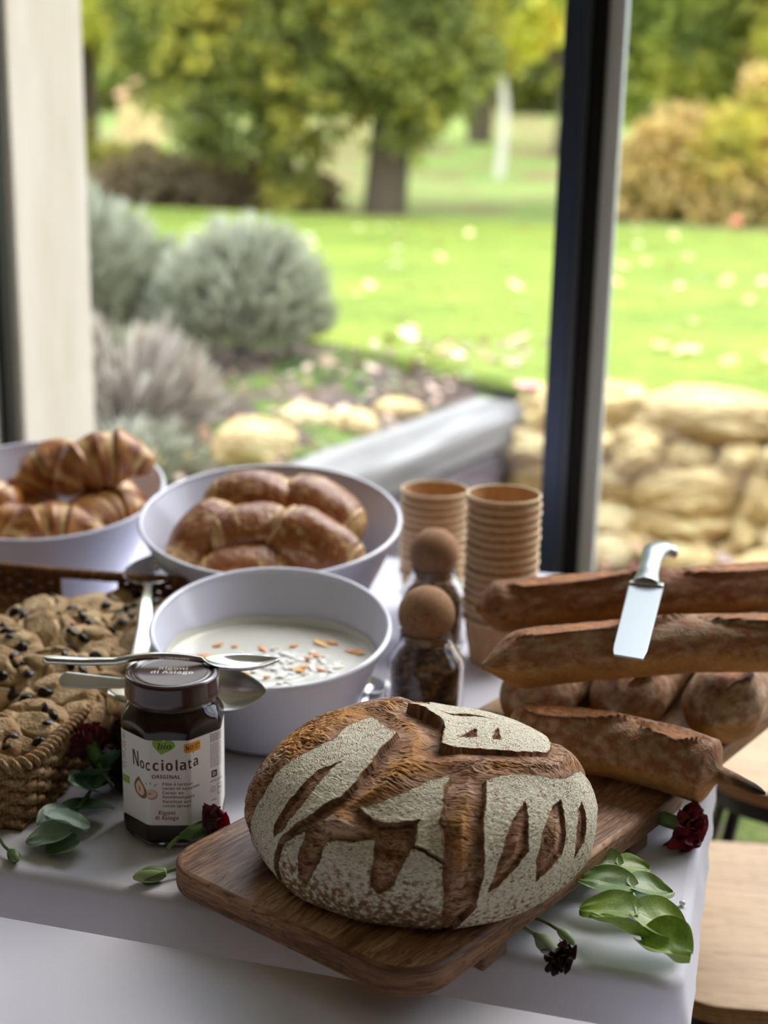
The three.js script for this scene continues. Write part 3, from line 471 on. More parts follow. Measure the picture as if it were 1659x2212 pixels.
// ---------------------------------------------------------------- the round loaf
{
  const C0 = [0.0335, 0.786, -0.988], Am = 0.130, Bm = 0.122, EQ = 0.038, HT = 0.066, NN = 2.25;
  const loaf = thing('bread_loaf', 'large round crusty loaf, floured and scored, on the thick brown board', 'bread', C0);
  const polys = { // in the plan of the unrolled crust: 1 is the widest girth, 1.6 the base
    A: [[-0.17, -0.11], [-0.08, 0.05], [-0.12, 0.13], [-0.17, 0.23], [-0.24, 0.35], [-0.31, 0.43], [-0.39, 0.47], [-0.49, 0.51], [-0.67, 0.555], [-0.85, 0.62], [-1.06, 0.8], [-1.5, 0.7], [-1.6, 0.2], [-1.15, 0.2], [-0.86, 0.25], [-0.75, 0.24], [-0.62, 0.17], [-0.47, 0.11], [-0.31, 0.04], [-0.27, -0.04]],
    B: [[0.08, 0.32], [0.03, 0.35], [-0.07, 0.43], [-0.16, 0.49], [-0.25, 0.51], [-0.2, 0.58], [-0.15, 0.605], [-0.11, 0.605], [-0.02, 0.59], [-0.05, 0.66], [-0.05, 0.72], [0.01, 0.76], [0.07, 0.81], [0.075, 0.77], [0.05, 0.6], [0.07, 0.42]],
    C: [[-0.68, 0.59], [-0.48, 0.57], [-0.44, 0.66], [-0.39, 0.67], [-0.3, 0.69], [-0.21, 0.68], [-0.18, 0.69], [-0.12, 0.73], [-0.06, 0.735], [0.01, 0.775], [0.07, 0.825], [0.09, 0.95], [0.11, 1.12], [0.16, 1.6], [-0.4, 1.7], [-1.2, 1.3], [-1.0, 0.78], [-0.85, 0.66]],
    E: [[0.21, 0.35], [0.24, 0.32], [0.35, 0.27], [0.51, 0.22], [0.56, 0.19], [0.67, 0.04], [0.80, 0.02], [1.2, 0.0], [1.7, 0.2], [1.4, 1.0], [0.5, 1.7], [0.22, 1.4], [0.28, 1.09], [0.27, 0.93], [0.24, 0.76], [0.21, 0.55]],
    F: [[-0.06, -0.20], [0.02, -0.28], [0.04, -0.5], [0.3, -0.6], [0.55, -0.35], [0.52, -0.1], [0.46, 0.05], [0.32, 0.115], [0.23, 0.13], [0.12, 0.14], [0.05, 0.16], [0.05, 0.05], [0.04, -0.02], [0.01, -0.1]],
    G: [[-0.2, -0.6], [-0.55, -0.35], [-0.8, -0.1], [-1.7, -0.1], [-1.4, -1.4], [0, -1.8], [1.5, -1.2], [1.6, -0.15], [0.85, -0.12], [0.6, -0.55], [0.1, -0.8]],
  };
  const slots = [
    [[-0.30, 0.21], [-0.39, 0.25], [-0.5, 0.32], [-0.61, 0.4], [-0.72, 0.46], [-0.75, 0.52], [-0.66, 0.52], [-0.54, 0.45], [-0.42, 0.34]],
    [[-0.5, 0.55], [-0.42, 0.65], [-0.5, 0.74], [-0.61, 0.82], [-0.73, 0.86], [-0.73, 0.79], [-0.64, 0.7], [-0.56, 0.63]],
    [[-0.2, 0.66], [-0.11, 0.65], [-0.03, 0.62], [-0.05, 0.73], [-0.11, 0.85], [-0.17, 0.95], [-0.25, 1.0], [-0.28, 0.94], [-0.23, 0.8]],
    [[0.385, 0.42], [0.43, 0.58], [0.465, 0.69], [0.44, 0.78], [0.38, 0.9], [0.33, 0.95], [0.33, 0.78], [0.335, 0.61], [0.355, 0.5]],
    [[0.565, 0.33], [0.68, 0.52], [0.71, 0.61], [0.66, 0.73], [0.61, 0.82], [0.54, 0.71], [0.515, 0.56], [0.53, 0.42]],
    [[0.7, 0.26], [0.76, 0.3], [0.86, 0.44], [0.84, 0.56], [0.76, 0.45], [0.7, 0.34]],
    [[0.11, 0.06], [0.17, -0.03], [0.165, 0.04]], [[0.225, 0.04], [0.26, -0.08], [0.255, 0.035]], [[0.06, -0.13], [0.15, -0.2], [0.26, -0.2], [0.16, -0.165]],
  ];
  const sd = (poly, x, y) => { // signed distance, positive inside
    let d = 1e9, inside = false;
    for (let i = 0, j = poly.length - 1; i < poly.length; j = i++) {
      const [ax, ay] = poly[j], [qx, qy] = poly[i], ex = qx - ax, ey = qy - ay, wx = x - ax, wy = y - ay, t = cl((wx * ex + wy * ey) / (ex * ex + ey * ey)), ux = wx - ex * t, uy = wy - ey * t;
      d = Math.min(d, ux * ux + uy * uy);
      if ((ay > y) !== (qy > y) && x < ex * (y - ay) / ey + ax) inside = !inside;
    }
    return (inside ? 1 : -1) * Math.sqrt(d);
  };
  const keys = Object.keys(polys), GN = 560, GR = 1.66, fld = new Float32Array(GN * GN), own = new Uint8Array(GN * GN), cut = new Float32Array(GN * GN), pol = new Float32Array(GN * GN);
  for (let j = 0; j < GN; j++) for (let i = 0; i < GN; i++) {
    const x0 = (i / (GN - 1) * 2 - 1) * GR, y0 = (j / (GN - 1) * 2 - 1) * GR, x = x0 + 0.011 * n3(x0 * 9, y0 * 9, 1) + 0.006 * n3(x0 * 30, y0 * 30, 2) + 0.003 * n3(x0 * 80, y0 * 80, 2), y = y0 + 0.011 * n3(x0 * 9, y0 * 9, 5) + 0.006 * n3(x0 * 30, y0 * 30, 6) + 0.003 * n3(x0 * 80, y0 * 80, 7);
    let best = -9, who = 0; keys.forEach((k, n) => { const d = sd(polys[k], x, y); if (d > best) { best = d; who = n; } });
    let c = -9; for (const s of slots) c = Math.max(c, sd(s, x, y));
    const k = j * GN + i; pol[k] = best; fld[k] = Math.min(best, -c); own[k] = who; cut[k] = c;
  }
  const at = (f, x, y) => { const a = cl((x / GR + 1) / 2 * (GN - 1), 0, GN - 1.001), b = cl((y / GR + 1) / 2 * (GN - 1), 0, GN - 1.001), i = Math.floor(a), j = Math.floor(b), k = j * GN + i, u = a - i, v = b - j; return mix(mix(f[k], f[k + 1], u), mix(f[k + GN], f[k + GN + 1], u), v); };
  const ownAt = (x, y) => own[Math.round(cl((y / GR + 1) / 2) * (GN - 1)) * GN + Math.round(cl((x / GR + 1) / 2) * (GN - 1))];
  const ridge = (x, y, z) => 1 - Math.abs(n3(x, y, z)) * 2;
  // torn crumb stretched across each tear
  const fibre = (x, y) => { const a = 0.45 + 0.8 * n3(x * 1.1, y * 1.1, 9); return [x * Math.cos(a) + y * Math.sin(a), -x * Math.sin(a) + y * Math.cos(a)]; };
  const crumb = (x, y) => { const [u, v] = fibre(x, y), w1 = n3(x * 9, y * 9, 3), w2 = n3(u * 22, v * 22, 8); return 0.30 + 0.34 * n3(u * 5, v * 9, 2) + 0.30 * (ridge(u * 15 + w1, v * 44 + 1.3 * w2 + w1, 4) - 0.3) + 0.26 * (ridge(u * 38 + w2, v * 96 + 1.2 * w2, 7) - 0.3); };
  const rough = (x, y, d) => mix(0.3, 1, ss(-0.02, -0.10, d)) * mix(0.45, 1.15, ss(-0.25, 0.25, n3(x * 3.2, y * 3.2, 31)));
  const lipOf = [0.0022, 0.0024, 0.0008, 0.0026, 0.0010, 0.002];
  const shape = (th, s) => { // -> position
    const phi = Math.min(s, 1) * Math.PI / 2, psi = Math.max(0, (s - 1) / 0.6) * Math.PI / 2;
    let r = s <= 1 ? Math.pow(Math.sin(phi), 2 / NN) : 0.8 + 0.2 * Math.pow(Math.max(0, Math.cos(psi)), 0.9), y = s <= 1 ? EQ + HT * Math.pow(Math.max(0, Math.cos(phi)), 2 / NN) : EQ - EQ * Math.sin(psi);
    const wob = 1 + 0.008 * Math.cos(3 * th + 1) + 0.012 * n3(Math.cos(th) * 2, Math.sin(th) * 2, 4);
    return [Am * wob * r * Math.cos(th), y, Bm * wob * r * Math.sin(th)];
  };
  const NT = 900, NS = 380, SM = 1.6, th = (u) => u * Math.PI * 2, sOf = (v) => SM * Math.pow(v, 0.85);
  const snap = (u, v) => { // points near a cut's edge are laid on it, so that the edges run clean
    let a = th(u), s = Math.max(0.002, sOf(v)), x = s * Math.cos(a), y = s * Math.sin(a); const d = at(fld, x, y);
    if (Math.abs(d) < 0.0042 && s > 0.08 && s < 1.5) { const e = 0.004, gx = (at(fld, x + e, y) - at(fld, x - e, y)) / (2 * e), gy = (at(fld, x, y + e) - at(fld, x, y - e)) / (2 * e), g2 = gx * gx + gy * gy; if (g2 > 0.3) { const k = (d - 0.0012) / g2; x -= k * gx; y -= k * gy; } }
    return [x, y];
  };
  const base = surf(NT, NS, (u, v) => { const [x, y] = snap(u, v); return shape(Math.atan2(y, x), Math.hypot(x, y)); }, { closed: true, uv: (u, v) => { const [x, y] = snap(u, v); return [0.5 + x / (2 * SM), 0.5 + y / (2 * SM)]; } });
  const P = base.attributes.position, N = base.attributes.normal, U = base.attributes.uv, region = new Int8Array(P.count);
  for (let i = 0; i < P.count; i++) {
    const x = (U.getX(i) - 0.5) * 2 * SM, y = (U.getY(i) - 0.5) * 2 * SM, s = Math.hypot(x, y), d = at(fld, x, y), w = ownAt(x, y), c = at(cut, x, y), low = ss(1.6, 1.15, s);
    const nx = -N.getX(i), ny = -N.getY(i), nz = -N.getZ(i), sg = (nx * P.getX(i) + ny * (P.getY(i) - 0.03) + nz * P.getZ(i)) < 0 ? -1 : 1;
    const p = at(pol, x, y), near = Math.exp(-Math.max(0, p) / 0.07), slot = c > p - 0.02 && c > -0.02;
    let h = d > 0 ? 0.0014 + lipOf[w] * near : (slot ? -0.0032 * ss(0, 0.05, c) - 0.0006 : -0.0007 * ss(0, -0.01, d) - 0.0013 * Math.exp(d / 0.022) * ss(0, -0.006, d) * ss(-0.25, 0.2, n3(x * 5, y * 5, 21)) + 0.0055 * ss(-0.02, -0.13, d));
    if (d <= 0) h += (slot ? 0.0012 : 0.0030 * rough(x, y, d)) * (crumb(x, y) - 0.35) * ss(0.003, -0.03, d);
    else h += 0.0007 * fb(x * 12, y * 12, 3) + 0.0003 * n3(x * 40, y * 40, 5);
    h += 0.004 * fb(x * 2.2, y * 2.2, 8, 2);
    h *= mix(0.15, 1, low);
    // the flap at the back is peeled up along its torn left edge
    const up = d > 0 && w === 4 ? 0.0075 * ss(0.13, 0.0, x) * ss(-0.35, -0.1, y) : 0;
    P.setXYZ(i, P.getX(i) + nx * sg * h, Math.max(0.0006, P.getY(i) + ny * sg * h + up), P.getZ(i) + nz * sg * h);
    region[i] = d > 0 ? w + 1 : 0;
  }
  base.computeVertexNormals();
  // colour of the crust: bare brown tears, dark torn rims, and skin under dusted flour that is worn off towards the base
  const TS = 2048;
  const bd = new Uint8Array(TS * TS * 4), td = new Uint8Array(TS * TS * 4);
  const brownD = rgb8(0x40281b), brownM = rgb8(0x8c6348), amber = rgb8(0xc48d50), pale = rgb8(0xc2a28a), flour = rgb8(0xe4e3d3), flour2 = rgb8(0xcbc7b0), skin = rgb8(0x5f4028), skin2 = rgb8(0x8a6238);
  for (let j = 0; j < TS; j++) for (let i = 0; i < TS; i++) {
    const x = ((i + 0.5) / TS - 0.5) * 2 * SM, y = ((j + 0.5) / TS - 0.5) * 2 * SM, s = Math.hypot(x, y), k = (j * TS + i) * 4; let c, b;
    if (s > SM + 0.05) { bd[k + 3] = td[k + 3] = 255; continue; }
    const d = at(fld, x, y), w = ownAt(x, y);
    if (d > 0) {
      const th0 = Math.atan2(y, x), a1 = n3(x * 26, y * 26, 1), a2 = n3(x * 120 + a1, y * 120, 2), rx = x * Math.cos(th0) + y * Math.sin(th0), crack = ridge(s * 46 + 1.1 * a1, th0 * 30 + 0.5 * a2, 6), cr2 = ridge(x * 130 + a1, y * 130 + a2, 9), dash = n3(s * 210 + 1.5 * a1, th0 * 36 * Math.min(1, s * 2.5) + a1, 12), wr = n3(s * 60 + a1, th0 * 22 * s + 2 * a1, 15);
      const worn = ss(0.55, 1.35, s) * (w === 2 || w === 0 ? 1 : 0.75), spot = 0.5 + 0.66 * fb(x * 24, y * 24, 11, 5) + 0.12 * a2;
      let f = 1 - 0.30 * ss(0.80, 0.99, crack) - 0.30 * ss(0.84, 1, cr2) - 0.75 * ss(0.27, 0.42, dash + 0.5 * a1);
      f = f * (1 - 0.88 * ss(0.40, 0.64, worn * (w === 3 ? 0.62 : 0.46) + (w === 2 ? 0.15 : 0) + (spot - 0.5) * 1.05)) ;
      f *= ss(0.0, 0.008, d);
      c = mix3(mix3(skin, skin2, cl(0.5 + a1)), mix3(flour2, flour, cl(0.55 + 0.8 * a2 + 0.5 * a1)), cl(f));
      b = 0.55 + 0.10 * a1 + 0.05 * a2 + 0.14 * wr - 0.10 * ss(0.78, 1, crack) - 0.12 * ss(0.24, 0.42, dash + 0.5 * a1);
    } else {
      const rg = rough(x, y, d), q = 0.36 + (crumb(x, y) - 0.36) * mix(0.55, 1.1, rg), m = cl(0.5 + 0.9 * fb(x * 3, y * 3, 7) + 0.25), e = ss(-0.05, 0, d), hole = ss(0.30, 0.12, n3(x * 30, y * 30, 3) + 0.6) , slot = at(cut, x, y) > -0.01;
      const am = 0.9 * ss(-0.015, -0.09, d) * ss(-0.06, 0.2, fb(x * 3.4, y * 3.4, 7) + 0.05 * q) * (slot ? 0.15 : 1); c = mix3(mix3(brownM, pale, ss(0.36, 0.66, q)), amber, am * ss(0.15, 0.5, q));
      c = mix3(c, brownD, cl(0.85 * ss(0.30, 0.05, q) + 0.6 * e * cl(0.5 + n3(x * 12, y * 12, 4)) + 0.35 * hole));
      const ft = cl(0.5 * ss(0.45, 0.9, fb(x * 16, y * 16, 4) + 0.5) - 0.1); c = mix3(c, flour2, ft * 0.5);
      b = 0.28 + 0.62 * q * mix(0.5, 1, rg) - 0.2 * hole;
    }
    bd[k] = c[0] * 255; bd[k + 1] = c[1] * 255; bd[k + 2] = c[2] * 255; bd[k + 3] = 255; td[k] = td[k + 1] = td[k + 2] = cl(b) * 255; td[k + 3] = 255;
  }
  const T = (data, srgb) => { const t = new THREE.DataTexture(data, TS, TS, THREE.RGBAFormat); if (srgb) t.colorSpace = THREE.SRGBColorSpace; t.magFilter = THREE.LinearFilter; t.needsUpdate = true; return t; };
  const m = mat({ map: T(bd, true), bumpMap: T(td, false), bumpScale: 0.0022, roughness: 0.85, specularIntensity: 0.6 });
  const groups = {}, I = base.index.array;
  for (let i = 0; i < I.length; i += 3) { const r = Math.max(region[I[i]], region[I[i + 1]], region[I[i + 2]]); (groups[r] ??= []).push(I[i], I[i + 1], I[i + 2]); }
  const names = ['crumb', 'floured_crust', 'floured_crust', 'floured_crust', 'floured_crust', 'crust_flap', 'floured_crust'];
  for (const r of Object.keys(groups)) {
    const map = new Map(), P2 = [], N2 = [], U2 = [], I2 = groups[r].map((v) => { let k = map.get(v); if (k === undefined) { k = map.size; map.set(v, k); P2.push(P.getX(v), P.getY(v), P.getZ(v)); N2.push(base.attributes.normal.getX(v), base.attributes.normal.getY(v), base.attributes.normal.getZ(v)); U2.push(U.getX(v), U.getY(v)); } return k; });
    const g = new THREE.BufferGeometry(); g.setAttribute('position', new THREE.Float32BufferAttribute(P2, 3)); g.setAttribute('normal', new THREE.Float32BufferAttribute(N2, 3)); g.setAttribute('uv', new THREE.Float32BufferAttribute(U2, 2)); g.setIndex(I2);
    part(names[r], g, m, loaf, r === '0' ? 'rough brown torn crumb between the cuts' : r === '5' ? 'pale floured flap peeled up at the top' : undefined);
  }
}
// ---------------------------------------------------------------- white bowls with slanted rims
M.melamine = mat({ color: 0xdbddee, roughness: 0.22, clearcoat: 0.4, clearcoatRoughness: 0.12 });
function bowl(label, at, rr, rb, hc, tilt, turn) { // the rim leans towards the viewer
  const t = thing('bowl', label, 'bowl', at, turn), th = 0.0036, ta = Math.tan(tilt);
  const radius = (y) => rb + (rr - rb) * Math.pow(cl(y / hc, 0, 2), 0.8);
  const rimY = (a) => { let y = hc; for (let i = 0; i < 8; i++) y = hc - ta * radius(y) * Math.sin(a); return y; }; // +z is the front
  const point = (a, k, off) => { const H = rimY(a), y = H * k, foot = ss(0, 0.1, k), r = (radius(y) - off) - (1 - foot) * 0.006; return [Math.cos(a) * r, y, Math.sin(a) * r]; };
  const n = 120, out = surf(n, 40, (u, v) => point(u * Math.PI * 2, v, 0), { closed: true });
  const inn = surf(n, 44, (u, v) => { const a = u * Math.PI * 2; if (v > 0.85) { const q = (1 - v) / 0.15, p = point(a, 0.05, th); return [p[0] * q, th + (p[1] - th) * q * q, p[2] * q]; } return point(a, 1 - v / 0.85 * 0.95, th); }, { closed: true });
  const base = surf(n, 6, (u, v) => { const p = point(u * Math.PI * 2, 0, 0); return [p[0] * (1 - v), 0.0006, p[2] * (1 - v)]; }, { closed: true });
  part('body', mergeGeometries([out, inn, base]), M.melamine, t);
  const lip = surf(n, 12, (u, v) => { const a = u * Math.PI * 2, p = point(a, 1, th / 2), q = v * Math.PI * 2, R = 0.0031; return [p[0] + Math.cos(a) * R * Math.cos(q), p[1] + R * Math.sin(q) * 0.9 - 0.0006, p[2] + Math.sin(a) * R * Math.cos(q)]; }, { closed: true });
  part('rim', lip, M.melamine, t);
  return t;
}
const B1 = [-0.425, 0.7505, -1.70], B2 = [-0.130, 0.7505, -1.565], B3 = [-0.107, 0.7505, -1.292];
bowl('large white bowl of croissants at the far left by the window frame', B1, 0.150, 0.080, 0.132, 0.165, 0.05);
bowl('large white bowl full of brown pastry buns, behind the yoghurt bowl', B2, 0.150, 0.080, 0.138, 0.165, 0);
bowl('smaller white bowl of yoghurt in front of the bun bowl, behind the spread jar', B3, 0.1165, 0.064, 0.107, 0.168, 0);
{ // yoghurt with fruit
  const y = thing('yoghurt', 'white yoghurt with orange fruit shreds in the smaller bowl', 'yoghurt', [B3[0], B3[1], B3[2]]);
  const R = rng(808), lvl = 0.076, rad = 0.064 + (0.1165 - 0.064) * Math.pow(lvl / 0.107, 0.8) - 0.0042;
  const curd = surf(96, 50, (u, v) => { const a = u * Math.PI * 2, r = rad * (1 - v), x = Math.cos(a) * r, z = Math.sin(a) * r, c = ss(0.09, 0.02, Math.hypot(x - 0.012, z - 0.035)); return [x, lvl + 0.0012 * Math.exp(-(rad - r) / 0.003) + c * (0.0016 * fb(x * 90, z * 90, 1) + 0.001 * n3(x * 220, z * 220, 3)), z]; }, { closed: true });
  part('cream', curd, mat({ color: 0xdcddd4, roughness: 0.25, clearcoat: 0.5, clearcoatRoughness: 0.2 }), y);
  const smear = surf(90, 8, (u, v) => { const a = Math.PI * (0.95 + 1.1 * u), k = v, H = 0.128, hy = lvl + (0.007 + 0.003 * n3(u * 9, 2)) * k * (k === 0 ? 0 : 1) * 1.2, r = 0.064 + (0.1165 - 0.064) * Math.pow(hy / 0.107, 0.8) - 0.0048 + 0.0011 * Math.min(1, k * 9) * (k === 1 ? 0.4 : 1) - 0.0014; return [Math.cos(a) * r, hy, Math.sin(a) * r]; });
  part('smear', smear, mat({ color: 0xdcdcd2, roughness: 0.3, clearcoat: 0.4 }), y);
  const shred = new THREE.IcosahedronGeometry(0.5, 2); warp(shred, (x, yy, z) => [x * (1 + 0.3 * n3(x * 3, yy * 3, z * 3)), yy * 0.5 + 0.25 * x * x, z * (1 + 0.4 * n3(x * 4 + 3, yy, z * 4))]);
  const om = [0xf0a030, 0xe88a1c, 0xf4b850].map((c) => mat({ color: c, roughness: 0.35, clearcoat: 0.4 })), wm = mat({ color: 0xf6f5f0, roughness: 0.4, clearcoat: 0.3 });
  const spots = [[-0.055, -0.030, 9], [0.020, -0.033, 8], [0.047, -0.041, 15], [0.058, -0.044, 10], [0.080, -0.022, 14], [0.086, -0.016, 9], [-0.038, -0.028, 6], [-0.065, -0.001, 10], [-0.058, 0.002, 14], [-0.032, 0.024, 7], [0.035, 0.001, 9], [0.028, 0.032, 12], [0.032, 0.024, 9], [-0.01, -0.022, 10], [-0.02, 0.045, 12], [0.05, 0.03, 8], [0.0, 0.05, 7], [-0.068, 0.025, 9], [-0.04, 0.055, 10], [0.043, -0.008, 11]];
  spots.forEach(([x, z, s], i) => { const o = part('fruit_shred', shred, om[i % 3], y); o.position.set(x, lvl + 0.0015, z); o.scale.set(s * 0.0014, 0.0045, s * 0.0006); o.rotation.set(0, R() * 2 - 1, (R() - 0.5) * 0.5); });
  for (let i = 0; i < 70; i++) { const a = R() * 6.28, q = Math.sqrt(R()) * 0.062, x = 0.008 + Math.cos(a) * q * 1.05, z = 0.022 + Math.sin(a) * q * 0.8; if (Math.hypot(x, z) > rad - 0.008) continue; const o = part('curd_flake', shred, wm, y), s = 0.005 + 0.008 * R(); o.position.set(x, lvl + 0.001, z); o.scale.set(s, 0.0035, s * 0.55); o.rotation.set(0, R() * 3, (R() - 0.5) * 0.4); }
}
// ---------------------------------------------------------------- pastries
const pastryBump = tex(512, 512, (u, v) => 0.6 * pf(u, v, 8, 60, 4, 901) + 0.4 * pf(u, v, 50, 50, 3, 911));
M.pastry = vmat({ roughness: 0.42, bumpMap: pastryBump, bumpScale: 0.002, clearcoat: 0.25, clearcoatRoughness: 0.35 });
const PC = { deep: lin(0x7a3f16), brown: lin(0xa86428), gold: lin(0xcf9448), cream: lin(0xeacb8c) };
function croissantGeo(seed) {
  const pts = []; for (let i = 0; i <= 10; i++) { const a = (i / 10 - 0.5) * 2.5; pts.push([0.058 * Math.sin(a), 0, 0.042 * (1 - Math.cos(a)) * 1.05]); }
  const seg = 3.6, steps = (t) => { const d = Math.abs(t - 0.5) * 2, k = d * seg / 2 + 0.55, f = k - Math.floor(k); return [Math.floor(k), f]; };
  const rad = (t, a) => { const d = Math.abs(t - 0.5) * 2, [, f] = steps(t), body = 0.034 * Math.pow(Math.max(0.02, 1 - Math.pow(d, 1.7)), 0.62) + 0.004; return body * (0.88 + 0.17 * ss(1, 0.0, f) * ss(0, 0.16, f)) * (1 + 0.07 * n3(Math.cos(a) * 1.5 + seed, Math.sin(a) * 1.5, t * 5)); };
  const col = (u, v) => { const t = cl((v * 150 - 1) / 148), [, f] = steps(t), q = n3(Math.cos(u * 6.28) * 2 + seed, t * 9, 3), g = n3(Math.cos(u * 6.28) * 14 + seed, Math.sin(u * 6.28) * 14, t * 70), edge = ss(0.55, 1, f); return mix3(mix3(PC.deep, PC.brown, cl(0.85 + q)), mix3(PC.gold, PC.cream, cl(0.8 * edge + 0.3 * q)), cl(ss(0.5, 0.62, edge + 0.3 * g) * 0.8 + 0.5 * ss(0.0, 0.16, q + 0.15 * g))); };
  return sweep(pts, rad, { nl: 148, nr: 36, sy: 0.92, color: (u, v) => col(u, v), up: [0, 1, 0] });
}
const crGeo = [croissantGeo(1), croissantGeo(5)];
{
  const list = [ // place in the bowl, turn, which
    [[0.074, 0.172, -0.004], [1.15, 0.35, -0.2], 0, 'croissant lying atop the pile, highest of the croissants'],
    [[-0.002, 0.145, -0.020], [0.5, 0.75, 0.55], 1, 'croissant with pale ridges, just left of the topmost one'],
    [[-0.062, 0.124, 0.030], [0.45, -0.35, -0.15], 0, 'croissant with a broad brown back at the left edge of the picture'],
    [[0.030, 0.104, 0.072], [0.55, 0.25, -0.15], 1, 'croissant in front with a wide dark brown middle'],
    [[0.078, 0.108, 0.026], [0.45, 1.0, -0.35], 0, 'croissant with creamy folds at the right front of its bowl'],
    [[0.078, 0.116, -0.035], [0.3, -0.6, -0.3], 1, 'croissant tucked under the topmost one at the back right'],
    [[-0.042, 0.096, 0.064], [0.4, 0.1, 0.3], 1, 'croissant low at the front left with its end against the rim'],
  ];
  list.forEach(([p, r, k, l]) => { const t = thing('croissant', l, 'croissant', [B1[0] + p[0], B1[1] + p[1], B1[2] + p[2]], 0, 'croissants in the white bowl'); t.rotation.set(...r); part('crust', crGeo[k], M.pastry, t); });
}
function bunGeo(seed) { // a rolled chocolate pastry: layers show at the cut ends
  const L = 0.064, Rr = 0.036;
  return surf(96, 72, (u, v) => {
    const a = u * Math.PI * 2, w = (v - 0.5) * 2, end = Math.sign(w) * (1 - Math.pow(1 - Math.abs(w), 1.6)), k = Math.pow(Math.max(0, 1 - Math.pow(Math.abs(end), 3.2)), 0.5);
    const lay = 1 + 0.035 * Math.sin((Math.abs(end) - 0.2) * 38) * ss(0.35, 0.9, Math.abs(end)), flat = 1 - 0.28 * ss(-0.2, -1, Math.sin(a)), b = Rr * k * lay * (1 + 0.06 * n3(Math.cos(a) * 1.6 + seed, Math.sin(a) * 1.6, end * 2) + 0.05 * Math.cos(2 * a + seed) + 0.018 * n3(Math.cos(a) * 7 + seed, Math.sin(a) * 7, end * 9));
    return [end * L + 0.004 * n3(a, seed, 2), Math.sin(a) * b * flat * 0.92 - 0.010 * end * end, Math.cos(a) * b * 1.12];
  }, { closed: true, color: (u, v) => { const a = u * Math.PI * 2, e = Math.abs((v - 0.5) * 2), ca = Math.cos(a), sa = Math.sin(a), q = fb(ca * 3 + seed, sa * 3, v * 9, 4), g = n3(ca * 16 + seed, sa * 16, v * 60), band = 0.5 + 0.5 * Math.sin((e - 0.2) * 60 + 3 * q), pale = ss(0.10, 0.22, q + 0.12 * g), roll = ss(0.46, 0.52, e + 0.05 * g); return mix3(mix3(PC.brown, PC.deep, cl(0.6 + 0.9 * g + q)), mix3(PC.gold, PC.cream, cl(0.35 + 0.5 * g + 0.4 * band)), cl(0.55 * pale + roll * (0.25 + 0.65 * ss(0.4, 0.6, band + 0.2 * g)))); } });
}
const buGeo = [bunGeo(2), bunGeo(6), bunGeo(9)];
{
  const list = [
    [[-0.026, 0.150, -0.050], [0.35, 0.05, 0.0], 0, 1.0, 'glossy dark brown bun at the back left of the pile'],
    [[0.056, 0.142, -0.044], [0.45, -0.55, -0.2], 1, 1.0, 'brown bun at the back right, beside the dark brown back bun'],
    [[-0.074, 0.122, 0.018], [0.45, 1.05, 0.2], 2, 0.95, 'bun with a pale rolled end at the left rim'],
    [[-0.020, 0.136, 0.022], [0.25, 0.35, 0.06], 1, 0.9, 'pale golden bun with a highlight, in the middle of the pile'],
    [[0.052, 0.120, 0.044], [0.85, -0.5, -0.12], 0, 1.06, 'biggest bun with a wrinkled brown dome at the right front'],
    [[-0.024, 0.094, 0.066], [0.3, 0.1, 0.05], 2, 1.0, 'dark bun low at the front under the golden one'],
    [[0.0, 0.082, -0.005], [0.1, 0.9, 0.0], 1, 0.95, 'bun deep in the middle, glimpsed in the gaps between the others'],
  ];
  list.forEach(([p, r, k, s, l]) => { const t = thing('pastry_bun', l, 'bun', [B2[0] + p[0], B2[1] + p[1], B2[2] + p[2]], 0, 'rolled pastry buns in the white bowl'); t.rotation.set(...r); t.scale.setScalar(s * 0.92); part('crust', buGeo[k], M.pastry, t); });
}
